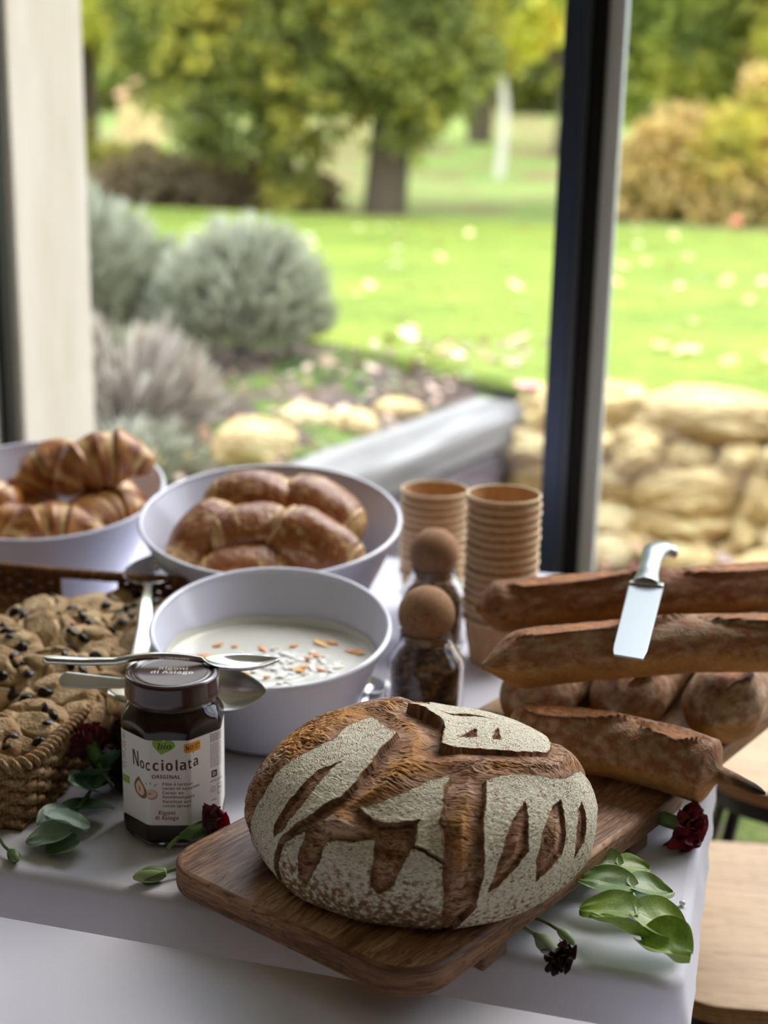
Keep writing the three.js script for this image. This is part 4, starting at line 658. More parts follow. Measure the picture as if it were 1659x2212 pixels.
// ---------------------------------------------------------------- the wicker basket of cookies
const straw = tex(256, 256, (u, v) => { const a = pf(u, v, 4, 60, 3, 951), b = pf(u, v, 6, 6, 3, 961), k = (a - 0.5) * 0.4 + (b - 0.5) * 0.35; return [0.62 + k, 0.51 + k, 0.38 + k * 0.9]; }, true);
M.straw = [0xffffff, 0xe2d2c0, 0xf4e6d0].map((c) => mat({ color: c, map: straw, bumpMap: straw, bumpScale: 0.001, roughness: 0.75 }));
const KF = [-0.297, 0.7505, -1.076], KT = Math.atan2(-0.197, 0.98); // the front right corner, and the turn
{
  const t = thing('basket', 'rectangular woven straw basket holding the cookies, at the left', 'basket', KF, KT);
  const Wd = 0.27, L = 0.385, H = 0.058, r = 0.018, rowsN = 8, flare = 0.10; // x from -Wd to 0, z from -L to 0
  const path = (y, off) => { const e = flare * y + off, out = roundRect(-Wd - e, e, -L - e, e, r + 0.01, 5); return out; };
  const resample = (out, n) => { const q = [...out, out[0]], len = [0]; for (let i = 1; i < q.length; i++) len.push(len[i - 1] + Math.hypot(q[i][0] - q[i - 1][0], q[i][1] - q[i - 1][1])); const tot = len.at(-1), res = []; let k = 1; for (let i = 0; i < n; i++) { const s = tot * i / n; while (len[k] < s) k++; const f = (s - len[k - 1]) / (len[k] - len[k - 1]), a = q[k - 1], b = q[k]; res.push([mix(a[0], b[0], f), mix(a[1], b[1], f), mix(a[2], b[2], f), mix(a[3], b[3], f)]); } return [res, tot]; };
  const stakes = 104, per = 7, N = stakes * per;
  const high = (x, z) => ss(-L + 0.03, -L - 0.002, z) ; // the back wall is taller, with a hand hole
  function ring(y, rad, amp, ph, mtl, name, ry = 1, keep) {
    const [pp] = resample(path(y, 0), N);
    const pos = (i) => { const [x, z, nx, nz] = pp[md(i, N)], w = Math.cos(Math.PI * (i / per + ph)) * amp; return new THREE.Vector3(x + nx * w, y + 0.0010 * Math.sin(2 * Math.PI * i / per * 0.5 + ph), z + nz * w); };
    const idx = []; for (let i = 0; i <= N; i++) idx.push(i);
    const nr = 8, rows = idx.length - 1;
    const g = surf(nr, rows, (u, v) => { const i = Math.round(v * rows), p = pos(i), a = u * Math.PI * 2, [, , nx, nz] = pp[md(i, N)]; const rr = rad * (1 + 0.12 * n3(i * 0.3, y * 300, a)); return [p.x + nx * Math.cos(a) * rr, p.y + Math.sin(a) * rr * ry, p.z + nz * Math.cos(a) * rr]; }, { closed: true, uv: (u, v) => [u * 0.6, v * 26] , flip: true});
    return part(name, g, mtl, t);
  }
  for (let k = 0; k < rowsN; k++) ring(0.0055 + k * 0.0066, 0.0036, 0.0031, k % 2, M.straw[k % 3], 'woven_strand', 0.98);
  // upright stakes
  const [foot] = resample(path(0.003, 0), stakes), [headp] = resample(path(H, 0), stakes), sg = [];
  for (let i = 0; i < stakes; i++) sg.push(rodBetween([foot[i][0], 0.002, foot[i][1]], [headp[i][0], H, headp[i][1]], 0.0022, 6));
  part('stakes', mergeGeometries(sg), M.straw[1], t);
  // plaited rim: two strands twisted round one another
  for (const ph of [0, Math.PI]) {
    const [pp] = resample(path(H + 0.004, 0.001), 1000);
    const pos = (i) => { const [x, z, nx, nz] = pp[md(i, 1000)], w = i / 1000 * Math.PI * 2 * 84 + ph; return [x + nx * 0.0032 * Math.cos(w), H + 0.003 + 0.0032 * Math.sin(w), z + nz * 0.0032 * Math.cos(w), nx, nz]; };
    part('rim_strand', surf(7, 1000, (u, v) => { const i = Math.round(v * 1000), [x, y, z, nx, nz] = pos(i), a = u * Math.PI * 2; return [x + nx * Math.cos(a) * 0.0041, y + Math.sin(a) * 0.0041, z + nz * Math.cos(a) * 0.0041]; }, { closed: true, uv: (u, v) => [u, v * 90], flip: true }), M.straw[ph ? 2 : 0], t);
  }
  // raised back with the hand hole
  const zb = -L - 0.009, yTop = 0.098, hx0 = -0.142, hx1 = -0.068, dk = mat({ color: 0xa88868, map: straw, bumpMap: straw, bumpScale: 0.001, roughness: 0.8 });
  const strip = (x0, x1, y, k) => { const n = Math.max(10, Math.round((x1 - x0) / 0.0012)); const pts = []; for (let i = 0; i <= n; i++) { const x = mix(x0, x1, i / n); pts.push([x, y, zb + 0.0022 * Math.cos(Math.PI * (x / 0.0125 + k))]); } return sweep(pts, () => 0.0036, { nl: n, nr: 7 }); };
  for (let k = 0; k < 5; k++) { const y = H + 0.008 + k * 0.0066; part('woven_strand', strip(-Wd - 0.004, hx0, y, k), dk, t); part('woven_strand', strip(hx1, 0.006, y, k), dk, t); }
  for (const ph of [0, Math.PI]) { const pts = []; for (let i = 0; i <= 150; i++) { const x = mix(-Wd - 0.008, 0.01, i / 150), w = i * 1.7 + ph; pts.push([x, yTop + 0.003 * Math.sin(w) - 0.003 * Math.cos((x + 0.13) * 9), zb + 0.003 * Math.cos(w)]); } part('handle_strand', sweep(pts, () => 0.0036, { nl: 300, nr: 7 }), dk, t); }
  for (const x of [hx0, hx1]) part('hole_edge', rodBetween([x, H, zb], [x, yTop, zb], 0.0042, 8), dk, t);
  part('floor_weave', rbox(Wd, 0.004, L, 0.002, -Wd / 2, 0.003, -L / 2), M.straw[1], t);
}
const KL = (x, y, z) => { const c = Math.cos(KT), s = Math.sin(KT); return [KF[0] + x * c + z * s, KF[1] + y, KF[2] - x * s + z * c]; };
{
  const dough = { a: lin(0xba9b72), b: lin(0xd4bd94), c: lin(0x94714a) };
  M.cookie = vmat({ roughness: 0.85, bumpMap: pf ? rep(fineBump, 1, 1) : null, bumpScale: 0.0012 });
  M.chip = mat({ color: 0x1c110d, roughness: 0.35 });
  const chip = new THREE.IcosahedronGeometry(0.005, 2); warp(chip, (x, y, z) => { const k = 1 + 0.3 * n3(x * 300, y * 300, z * 300); return [x * k, y * 0.8 * k, z * k]; });
  const variants = [0, 1, 2, 3].map((s) => {
    const g = surf(80, 54, (u, v) => {
      const a = u * Math.PI * 2, c = Math.cos(a), d = Math.sin(a), side = v < 0.62, k = side ? v / 0.62 : (1 - v) / 0.38, R = 0.040 * (1 + 0.06 * n3(c * 1.6 + s * 4, d * 1.6, 1) + 0.03 * n3(c * 5, d * 5, s)), r = R * Math.sin(k * Math.PI / 2), x = c * r, z = d * r;
      const dome = 0.0145 * Math.pow(Math.max(0, 1 - Math.pow(k, 2.6)), 0.75), crack = -0.0040 * ss(0.82, 0.98, 1 - Math.abs(n3(x * 34 + s * 9, z * 34, 2)) * 1.6) * ss(1, 0.7, k), lump = 0.0042 * fb(x * 40 + s * 3, z * 40, 5) * ss(1.0, 0.5, k), fold = 0.0024 * (1 - 1.8 * Math.abs(n3(x * 17 + s * 5, z * 17 + 0.3 * s, 8))) * ss(0.98, 0.6, k) - 0.0015;
      return [x, side ? dome + crack + lump + fold : -0.002 * (1 - k * k), z];
    }, { closed: true, uv: (u, v, p) => [p[0] * 14, p[2] * 14], color: (u, v, p) => { const q = fb(p[0] * 60 + s, p[2] * 60, 2), e = ss(0.028, 0.04, Math.hypot(p[0], p[2])), cr = ss(0.80, 0.98, 1 - Math.abs(n3(p[0] * 42 + s * 9, p[2] * 42, 2)) * 1.6); return mix3(mix3(dough.a, dough.b, cl(0.5 + 1.4 * q)), dough.c, cl(0.75 * e + 0.5 * cr + (v > 0.62 ? 0.3 : 0))); } });
    const root = new THREE.Group(), R = rng(90 + s); part('dough', g, M.cookie, root);
    for (let i = 0; i < 7; i++) { const a = R() * 6.28, r = 0.035 * Math.sqrt(R()), o = part('chocolate_chip', chip, M.chip, root), k = r / 0.04; o.position.set(Math.cos(a) * r, 0.0152 * Math.pow(1 - Math.pow(k, 2.6), 0.75), Math.sin(a) * r); o.scale.set(0.8 + 0.9 * R(), 0.8, 0.8 + 0.6 * R()); o.rotation.set(R() * 3, R() * 3, R() * 3); }
    return root;
  });
  const list = [ // across, up, back from the front; lean forward, turn, sideways
    [-0.058, 0.050, -0.042, 1.0, 0.2, 0.10, 'pale cookie leaning at the very front of the basket'],
    [-0.030, 0.052, -0.074, 0.95, 0.9, -0.15, 'cookie behind the front one with a rounded folded edge'],
    [-0.022, 0.058, -0.118, 0.85, 1.9, -0.1, 'golden cookie with a chocolate streak, third from the front'],
    [-0.046, 0.068, -0.165, 0.8, 2.6, -0.1, 'wide cookie in the middle of the right row, below the spoon handles'],
    [0.0, 0.052, -0.160, 0.75, 0.3, -0.35, 'small piece of cookie by the plaited rim'],
    [-0.012, 0.066, -0.205, 0.9, 3.3, -0.15, 'cookie whose edge shows between the two spoon handles'],
    [-0.048, 0.080, -0.232, 0.75, 1.1, -0.1, 'dark chipped cookie above the ends of the spoon handles'],
    [-0.020, 0.082, -0.285, 0.6, 2.0, -0.15, 'broad cracked cookie beside the shiny serving spoon'],
    [-0.105, 0.066, -0.150, 0.9, 0.7, 0.1, 'cookie at the left edge above the golden ones'],
    [-0.115, 0.074, -0.200, 0.85, 1.5, 0.1, 'cookie with an arched edge at the far left, middle height'],
    [-0.096, 0.086, -0.245, 0.75, 2.2, 0.05, 'knobbly cookie with dark gaps in the left row'],
    [-0.078, 0.086, -0.285, 0.7, 0.1, 0, 'cookie with blueberry dark spots behind the knobbly one'],
    [-0.072, 0.090, -0.325, 0.55, 1.2, 0, 'cookie with a long dark chip near the back wall'],
    [-0.012, 0.086, -0.338, 0.45, 2.8, -0.1, 'darker cookie in the back right corner of the basket'],
    [-0.135, 0.086, -0.315, 0.6, 2.4, 0.1, 'cookie cut by the picture edge at the back of the basket'],
    [-0.045, 0.084, -0.366, 0.35, 0.5, 0, 'cookie under the hand hole against the back wall'],
    [-0.115, 0.056, -0.085, 0.9, 1.8, 0.15, 'cookie at the left edge just above the front cookie'],
    [-0.155, 0.07, -0.25, 0.8, 0.4, 0.1, 'cookie at the left border of the basket heap'],
    [-0.10, 0.03, -0.12, 0.2, 1, 0, 'cookie lying flat at the bottom of the front half'],
    [-0.06, 0.03, -0.22, 0.2, 2, 0, 'cookie lying flat at the bottom of the middle'],
    [-0.06, 0.03, -0.31, 0.2, 0, 0, 'cookie lying flat at the bottom of the back half'],
  ];
  list.forEach(([x, y, z, lean, turn, roll, label], i) => {
    const o = variants[i % 4].clone(); o.name = numbered('cookie'); scene.add(o); tag(o, label, 'cookie', 'chocolate chip cookies in the basket');
    o.position.set(...KL(x, y - 0.006 - 0.018 * ss(-0.12, -0.3, z), z)); o.rotation.order = 'YXZ'; o.rotation.set(lean * 0.78 + 0.5 * (hh(i, 1, 3) - 0.5), KT + roll * 1.5 + 0.5 * (hh(i, 2, 5) - 0.5), roll + 0.4 * (hh(i, 4, 9) - 0.5)); o.children.forEach((c) => { c.position.applyAxisAngle(new THREE.Vector3(0, 1, 0), turn); c.rotation.y += turn; });
    o.scale.setScalar(1.08 + 0.1 * (hh(i, 3, 7) - 0.5));
  });
}
// ---------------------------------------------------------------- jars, spoons, bottles, cups
M.glass = mat({ color: 0xffffff, roughness: 0.02, transmission: 1, thickness: 0.003, ior: 1.5, side: THREE.FrontSide });
M.chrome = mat({ color: 0xd8d9da, metalness: 1, roughness: 0.16 });
M.brushed = mat({ color: 0xd0d0ce, metalness: 1, roughness: 0.3 });
const oct = (a, r) => { // an octagon with softened corners, flat side towards +z; r is half its width across flats
  const k = Math.PI / 4, q = md(a - Math.PI / 2 + k / 2, k) - k / 2, e = r / Math.cos(q), soft = r * 1.062; return e > soft ? mix(e, soft, 0.75) : e;
};
const JAR = [-0.172, 0.7505, -1.094];
{
  const jar = thing('spread_jar', 'eight sided glass jar of dark hazelnut spread with a white label and lilac brown lid', 'jar', JAR, 0.03);
  const W2 = 0.0412, neck = 0.0345;
  // height, half width, how octagonal
  const prof = [[0.0, 0.034, 0.6], [0.0015, 0.0375, 0.8], [0.006, 0.0404, 1], [0.018, W2, 1], [0.0195, W2 - 0.0005, 1], [0.098, W2 - 0.0005, 1], [0.0995, W2, 1], [0.104, W2 - 0.0002, 0.95], [0.109, 0.0398, 0.55], [0.1135, 0.0376, 0.15], [0.117, neck + 0.0006, 0], [0.122, neck, 0], [0.134, neck, 0]];
  const at = (a, p, off = 0) => { const r = mix(p[1], oct(a, p[1]), p[2]) - off; return [Math.cos(a) * r, p[0], Math.sin(a) * r]; };
  const n = 240, wall = 0.0022;
  const outer = surf(n, prof.length - 1, (u, v) => at(u * Math.PI * 2, prof[Math.round(v * (prof.length - 1))]), { closed: true, flip: true });
  const inProf = prof.map((p) => [Math.max(p[0], 0.004), p[1], p[2]]).reverse();
  const inner = surf(n, prof.length - 1, (u, v) => at(u * Math.PI * 2, inProf[Math.round(v * (prof.length - 1))], wall), { closed: true, flip: true });
  const bot = surf(n, 2, (u, v) => { const p = at(u * Math.PI * 2, prof[0]); return [p[0] * v, 0, p[2] * v]; }, { closed: true, flip: true }), bot2 = surf(n, 2, (u, v) => { const p = at(u * Math.PI * 2, prof[0], wall); return [p[0] * (1 - v), 0.004, p[2] * (1 - v)]; }, { closed: true, flip: true });
  const top = surf(n, 1, (u, v) => at(u * Math.PI * 2, prof.at(-1), wall * v), { closed: true, flip: true });
  part('glass', mergeGeometries([outer, top, inner, bot2, bot]), M.glass, jar);
  const fillTop = 0.1165, fp = prof.filter((p) => p[0] <= 0.1175 && p[0] >= 0.006).map((p) => [p[0], p[1], p[2]]);
  const spread = [surf(n, fp.length - 1, (u, v) => { const k = Math.round(v * (fp.length - 1)), a = u * Math.PI * 2, q = at(a, fp[k], wall * 0.5); if (k === fp.length - 1) q[1] = fillTop + 0.0006 * n3(a * 2, 3); return q; }, { closed: true, flip: true }), surf(n, 6, (u, v) => { const q = at(u * Math.PI * 2, fp.at(-1), wall); return [q[0] * (1 - v), fillTop - 0.004 * v + 0.0005 * n3(q[0] * 90, q[2] * 90), q[2] * (1 - v)]; }, { closed: true, flip: true }), surf(n, 2, (u, v) => { const q = at(u * Math.PI * 2, fp[0], wall); return [q[0] * v, 0.0052, q[2] * v]; }, { closed: true, flip: true })];
  part('spread', mergeGeometries(spread), mat({ color: 0x2a0f0a, roughness: 0.3, specularIntensity: 0.1 }), jar);
  // the label, printed
  const LW = 2048, LH = 940, cv = document.createElement('canvas'); cv.width = LW; cv.height = LH;
  const c = cv.getContext('2d'); c.fillStyle = '#efece6'; c.fillRect(0, 0, LW, LH);
  const F = (s, b = 'bold', f = 'sans-serif') => { c.font = b + ' ' + s + 'px ' + f; }, text = (t, x, y, col, w) => { c.fillStyle = col; w ? c.fillText(t, x, y, w) : c.fillText(t, x, y); };
  c.fillStyle = '#8bb13a'; c.beginPath(); c.moveTo(962, 160); c.bezierCurveTo(930, 110, 868, 70, 880, 14); c.bezierCurveTo(900, -30, 970, -20, 990, 14); c.bezierCurveTo(1015, -16, 1090, -6, 1100, 50); c.bezierCurveTo(1105, 100, 1010, 125, 962, 160); c.fill();
  c.textAlign = 'center'; F(88, 'italic bold', 'serif'); text('bio', 990, 96, '#27401a');
  c.fillStyle = '#e39a35'; c.beginPath(); c.roundRect(1182, 34, 196, 104, 26); c.fill(); c.beginPath(); c.moveTo(1270, 130); c.lineTo(1290, 160); c.lineTo(1312, 130); c.fill();
  F(66); c.textAlign = 'left'; text('NO', 1196, 110, '#4a2018', 104); F(26); text('palm', 1308, 74, '#4a2018', 62); text('oil', 1312, 104, '#4a2018');
  c.save(); F(240); c.translate(588, 336); c.rotate(-0.035); c.scale(0.64, 1); text('N', 0, 0, '#47201f'); c.restore();
  let x = 704; const word = 'occiolata', wx = [78, 72, 72, 40, 82, 40, 76, 58, 78]; [...word].forEach((ch, i) => { c.save(); F(i > 6 ? 154 : 160); c.translate(x, 332 - Math.max(0, i - 5) * 9); c.rotate(-0.02 * Math.max(0, i - 5)); c.scale(0.86, 1); text(ch, 0, 0, '#47201f'); c.restore(); x += wx[i] * 1.12; });
  F(58); c.textAlign = 'center'; text('ORIGINAL', 1006, 420, '#47201f', 360);
  c.textAlign = 'left'; F(45); const ink = '#5a2d2c'; [['Pâte à tartiner', 496], ['cacao et noisettes', 542], ['Cacao- en', 592], ['hazelnootpasta', 638], ['Hazelnut and', 690], ['cocoa spread', 736]].forEach(([t, y]) => text(t, 966, y, ink, t.length * 24.4));
  // the printed nuts
  c.fillStyle = '#8a5a3c'; c.beginPath(); c.moveTo(690, 440); c.bezierCurveTo(600, 500, 580, 600, 660, 650); c.bezierCurveTo(760, 700, 830, 640, 800, 560); c.bezierCurveTo(780, 510, 720, 490, 690, 440); c.fill();
  c.fillStyle = '#e8d2b4'; c.beginPath(); c.moveTo(690, 480); c.bezierCurveTo(630, 520, 615, 590, 670, 630); c.bezierCurveTo(730, 660, 780, 620, 762, 560); c.bezierCurveTo(745, 520, 712, 510, 690, 480); c.fill();
  c.fillStyle = '#b98b66'; c.beginPath(); c.ellipse(694, 572, 16, 36, 0, 0, 7); c.fill();
  c.fillStyle = '#b07a56'; c.beginPath(); c.ellipse(860, 598, 62, 56, 0, 0, 7); c.fill(); c.fillStyle = '#e6cbb0'; c.beginPath(); c.ellipse(858, 592, 54, 48, 0, 0, 7); c.fill(); c.fillStyle = '#a8705a'; c.beginPath(); c.ellipse(838, 590, 20, 9, 0, 0, 7); c.fill();
  c.strokeStyle = ink; c.lineWidth = 7; for (const [a, b, d, e] of [[806, 498, 790, 474], [846, 486, 852, 458], [888, 502, 914, 480]]) { c.beginPath(); c.moveTo(a, b); c.lineTo(d, e); c.stroke(); }
  c.textAlign = 'center'; F(60); text('Rigoni', 1006, 822, '#7c1f28', 170); text('di Asiago', 1006, 878, '#7c1f28', 236);
  // side panels: fine print
  c.fillStyle = '#8bb13a'; c.fillRect(404, 500, 132, 84); c.fillStyle = '#efece6'; for (let i = 0; i < 9; i++) c.fillRect(440 + 20 * Math.cos(i * 0.7) + 24, 540 + 20 * Math.sin(i * 0.7), 5, 5);
  const R = rng(4); c.fillStyle = '#6a625e'; for (let j = 0; j < 22; j++) { for (let q = 1500; q < 1690;) { const w = 8 + 22 * R(); c.fillRect(q, 20 + j * 17 + (j > 5 ? 8 : 0), w, j < 5 ? 10 : 6); q += w + 6; } }
  for (let j = 0; j < 26; j++) for (let q = 300; q < 470;) { const w = 8 + 22 * R(); if (j % 7 !== 5) c.fillRect(q, 30 + j * 16, w, 6); q += w + 6; }
  c.fillStyle = '#3c3634'; c.fillRect(1512, 430, 72, 78); c.fillStyle = '#efece6'; F(58); text('D', 1548, 490, '#efece6'); F(30); c.textAlign = 'left'; text('Senza glutine', 1500, 556, '#4a4340');
  c.strokeStyle = '#4a4340'; c.lineWidth = 5; c.beginPath(); c.arc(1530, 640, 30, 0, 7); c.stroke(); F(30); text('V', 1520, 652, '#4a4340'); c.strokeRect(1590, 600, 70, 40); c.strokeRect(1590, 650, 70, 60); F(26); text('www', 1510, 770, '#4a4340'); text('330 g', 330, 700, '#8a827c'); text('net', 330, 740, '#8a827c');
  const lt = new THREE.CanvasTexture(cv); lt.colorSpace = THREE.SRGBColorSpace; lt.magFilter = THREE.LinearFilter;
  const side = 2 * W2 * Math.tan(Math.PI / 8), half = 2.5 * side; // two and a half sides each way from the middle
  const lab = surf(300, 4, (u, v) => { const s = (u - 0.5) * 2 * half, a = Math.PI / 2 - s / (8 * side) * Math.PI * 2; // walk the outline by angle per side
    const k = Math.round(s / side), off = (s - k * side), ac = Math.PI / 2 - k * Math.PI / 4, r = W2 - 0.0005, aa = ac - Math.atan2(off, r), q = at(aa, [0, r, 1], -0.00025); return [q[0], mix(0.0215, 0.0968, v), q[2]]; }, { uv: (u, v) => [u, v] });
  part('label', lab, mat({ map: lt, roughness: 0.6 }), jar, 'white paper label printed with the spread\'s name and two nuts');
  // the lid
  const lid = lathe([[0.0, 0.1395], [0.0285, 0.1395], [0.0292, 0.1402], [0.0305, 0.1402], [0.0312, 0.1396], [0.033, 0.1396], [0.0345, 0.1412], [0.0365, 0.1412], [0.0382, 0.1398], [0.0386, 0.138], [0.0386, 0.128], [0.0392, 0.1265], [0.0392, 0.1225], [0.0384, 0.1222], [0.037, 0.1225]], 128);
  const cl2 = document.createElement('canvas'); cl2.width = cl2.height = 1024; const d = cl2.getContext('2d'); d.fillStyle = '#4c2c30'; d.fillRect(0, 0, 1024, 1024); d.fillStyle = '#e9e4e0'; d.textAlign = 'center'; d.font = 'bold 150px sans-serif'; d.fillText('Rigoni', 512, 420); d.fillText('di Asiago', 512, 575);
  const ltx = new THREE.CanvasTexture(cl2); ltx.colorSpace = THREE.SRGBColorSpace; ltx.magFilter = THREE.LinearFilter;
  part('lid', lid, mat({ color: 0x3d2225, roughness: 0.24, clearcoat: 0.6, clearcoatRoughness: 0.12 }), jar);
  const disc = new THREE.CircleGeometry(0.0283, 96); disc.rotateX(-Math.PI / 2); disc.translate(0, 0.1397, 0); part('lid_print', disc, mat({ map: ltx, roughness: 0.3, clearcoat: 0.5, clearcoatRoughness: 0.15 }), jar);
}
{ // the second jar, almost hidden
  const j = thing('honey_jar', 'glass jar with a shiny metal lid, mostly hidden behind the spread jar', 'jar', [-0.212, 0.7505, -1.172]);
  const prof = [[0, 0], [0.026, 0], [0.029, 0.004], [0.029, 0.062], [0.026, 0.070], [0.026, 0.08]];
  part('glass', lathe(prof.map(([r, y]) => [r, y]), 64), mat({ color: 0x2c2a24, roughness: 0.06, clearcoat: 1 }), j);
  part('lid', lathe([[0, 0.094], [0.0265, 0.094], [0.0295, 0.0915], [0.0300, 0.089], [0.0300, 0.076], [0.0292, 0.074], [0.026, 0.074]], 64), mat({ color: 0xc9c2b2, metalness: 1, roughness: 0.22 }), j);
}
function spoon(label, at, rot, L, bw, bl, hw, m, o = {}) { // lies along x, bowl at +x
  const t = thing('spoon', label, 'spoon', at); t.rotation.order = 'YXZ'; t.rotation.set(...rot);
  const x1 = L - bl, th = o.th ?? 0.0014;
  const mid = (x) => { const k = x / x1; return k < 1 ? 0.001 + (o.arch ?? 0.006) * Math.sin(Math.PI * cl((k - 0.45) / 0.55)) * 1.0 + 0.002 * ss(0.3, 0, k) : 0.001 - 0.001 * Math.sin((x - x1) / bl * Math.PI); };
  const wid = (x) => { const k = x / x1; if (k < 1) return Math.max(0.0001, (k < 0.04 ? Math.sqrt(cl(k / 0.04)) : 1) * mix(mix(hw, hw * 0.62, ss(0, 0.6, k)), hw * 0.36, ss(0.55, 0.97, k))); const q = (x - x1) / bl; return Math.max(hw * 0.36 * (1 - ss(0, 0.12, q)), bw * Math.pow(Math.max(0, Math.sin(Math.PI * Math.pow(cl(q * 0.985 + 0.012), 0.82))), 0.62)); };
  const dep = (x) => x < x1 ? 0 : (o.depth ?? 0.008) * Math.pow(Math.max(0, Math.sin(Math.PI * cl((x - x1) / bl))), 0.8);
  const piece = (xa, xb, n) => surf(32, n, (u, v) => { const x = mix(xa, xb, v), w = wid(x), a = u * Math.PI * 2, s = Math.cos(a), up = Math.sin(a) >= 0 ? 1 : -1, z = s * w, dish = dep(x) * (1 - s * s), tt = (x < x1 ? (o.hth ?? 0.0016) : th) * Math.sqrt(Math.max(0, 1 - Math.pow(Math.abs(s), 6))); return [x, mid(x) - dish + up * tt * Math.min(1, Math.abs(Math.sin(a)) * 3), z]; }, { closed: true, flip: false });
  part('handle', piece(0, x1, 60), m, t); part('bowl', piece(x1, L, 50), m, t);
  return t;
}
spoon('steel dessert spoon lying across the lid of the spread jar', [-0.281, 0.8925, -1.102], [0, 0.085, 0], 0.196, 0.0165, 0.062, 0.0052, M.chrome, { depth: 0.006, arch: 0.0045, hth: 0.0028 });
spoon('steel serving spoon behind the spread jar, its bowl showing at the jar\'s right', [-0.281, 0.8545, -1.157], [0.8, 0.0, -0.085], 0.181, 0.020, 0.064, 0.0075, M.brushed, { depth: 0.011, arch: 0.004, hth: 0.0018 });
spoon('bright wide handled serving spoon leaning over the cookies at the basket\'s right back', [-0.220, 0.838, -1.212], [0, 1.70, 0.055], 0.315, 0.029, 0.085, 0.0122, M.chrome, { depth: 0.014, arch: 0.004, hth: 0.0014 });
spoon('small steel spoon standing between the yoghurt bowl and the cork bottles', [-0.0235, 0.754, -1.285], [0, 1.44, 0.03], 0.135, 0.0145, 0.042, 0.0055, M.chrome, { depth: 0.008 });
// cork stoppered bottles
const corkMap = tex(512, 512, (u, v) => { const a = pf(u, v, 60, 60, 3, 971), b = ss(0.60, 0.72, pf(u, v, 30, 30, 2, 981)), k = (a - 0.5) * 0.35; return mix3([0.62 + k * 0.6, 0.47 + k * 0.6, 0.345 + k * 0.6], [0.45, 0.31, 0.21], b * 0.3); }, true);
M.cork = mat({ map: rep(corkMap, 2, 1), bumpMap: rep(corkMap, 2, 1), bumpScale: 0.0006, roughness: 0.9 });
function bottle(label, at, fill, seed) {
  const t = thing('cork_bottle', label, 'bottle', at, seed, 'cork ball bottles');
  const o = [[0, 0], [0.036, 0], [0.0385, 0.0015], [0.0395, 0.005], [0.0398, 0.055], [0.0396, 0.0585], [0.0385, 0.062], [0.029, 0.078], [0.0262, 0.0835], [0.0256, 0.0885], [0.0258, 0.091], [0.0245, 0.0915], [0.0232, 0.0905], [0.0232, 0.0835], [0.026, 0.0775], [0.0352, 0.0615], [0.0362, 0.058], [0.0365, 0.054], [0.0362, 0.009], [0.034, 0.0055], [0, 0.0055]];
  part('glass', lathe(o, 96), M.glass, t);
  const ball = new THREE.SphereGeometry(0.0285, 64, 48); ball.translate(0, 0.109, 0); const plug = lathe([[0, 0.080], [0.0215, 0.080], [0.0222, 0.083], [0.0228, 0.0905], [0.0222, 0.094], [0, 0.094]], 48);
  part('stopper', mergeGeometries([ball, plug]), M.cork, t);
  const g = surf(120, 80, (u, v) => { const a = u * Math.PI * 2, c = Math.cos(a), s = Math.sin(a); let r, y; if (v < 0.7) { y = 0.0065 + (fill - 0.0065) * v / 0.7; r = (y < 0.056 ? 0.0352 : 0.0352 - (y - 0.056) * 0.59) - 0.0003; } else { const q = (1 - v) / 0.3; y = fill; r = (fill < 0.056 ? 0.0352 : 0.0352 - (fill - 0.056) * 0.59) * q; } const w = n3(c * 8 + seed, s * 8, y * 230) * 0.0012; return [c * (r - Math.abs(w)), y + (v > 0.7 ? 0.0035 * n3(c * r * 200 + seed, s * r * 200, 3) : 0), s * (r - Math.abs(w))]; }, { closed: true, flip: true, color: (u, v, p) => { const q = fb(p[0] * 150 + seed, p[1] * 150, p[2] * 150, 2), z = n3(p[0] * 330, p[1] * 330 + seed, p[2] * 330); return q > 0.12 ? mix3(lin(0x8a6038), lin(0xb08850), cl(z + 0.3)) : q < -0.16 ? lin(0x1c110c) : mix3(lin(0x4a2e1c), lin(0x6b4428), cl(0.5 + z)); } });
  const gr = part('granola', g, vmat({ roughness: 0.8 }), t); gr.userData.kind = 'stuff';
}
bottle('glass bottle of dark granola with a cork ball stopper, the nearer of the two', [0.0445, 0.7505, -1.338], 0.07, 1);
bottle('glass bottle of granola with a cork ball stopper, the farther one before the cups', [0.0585, 0.7505, -1.548], 0.066, 4);
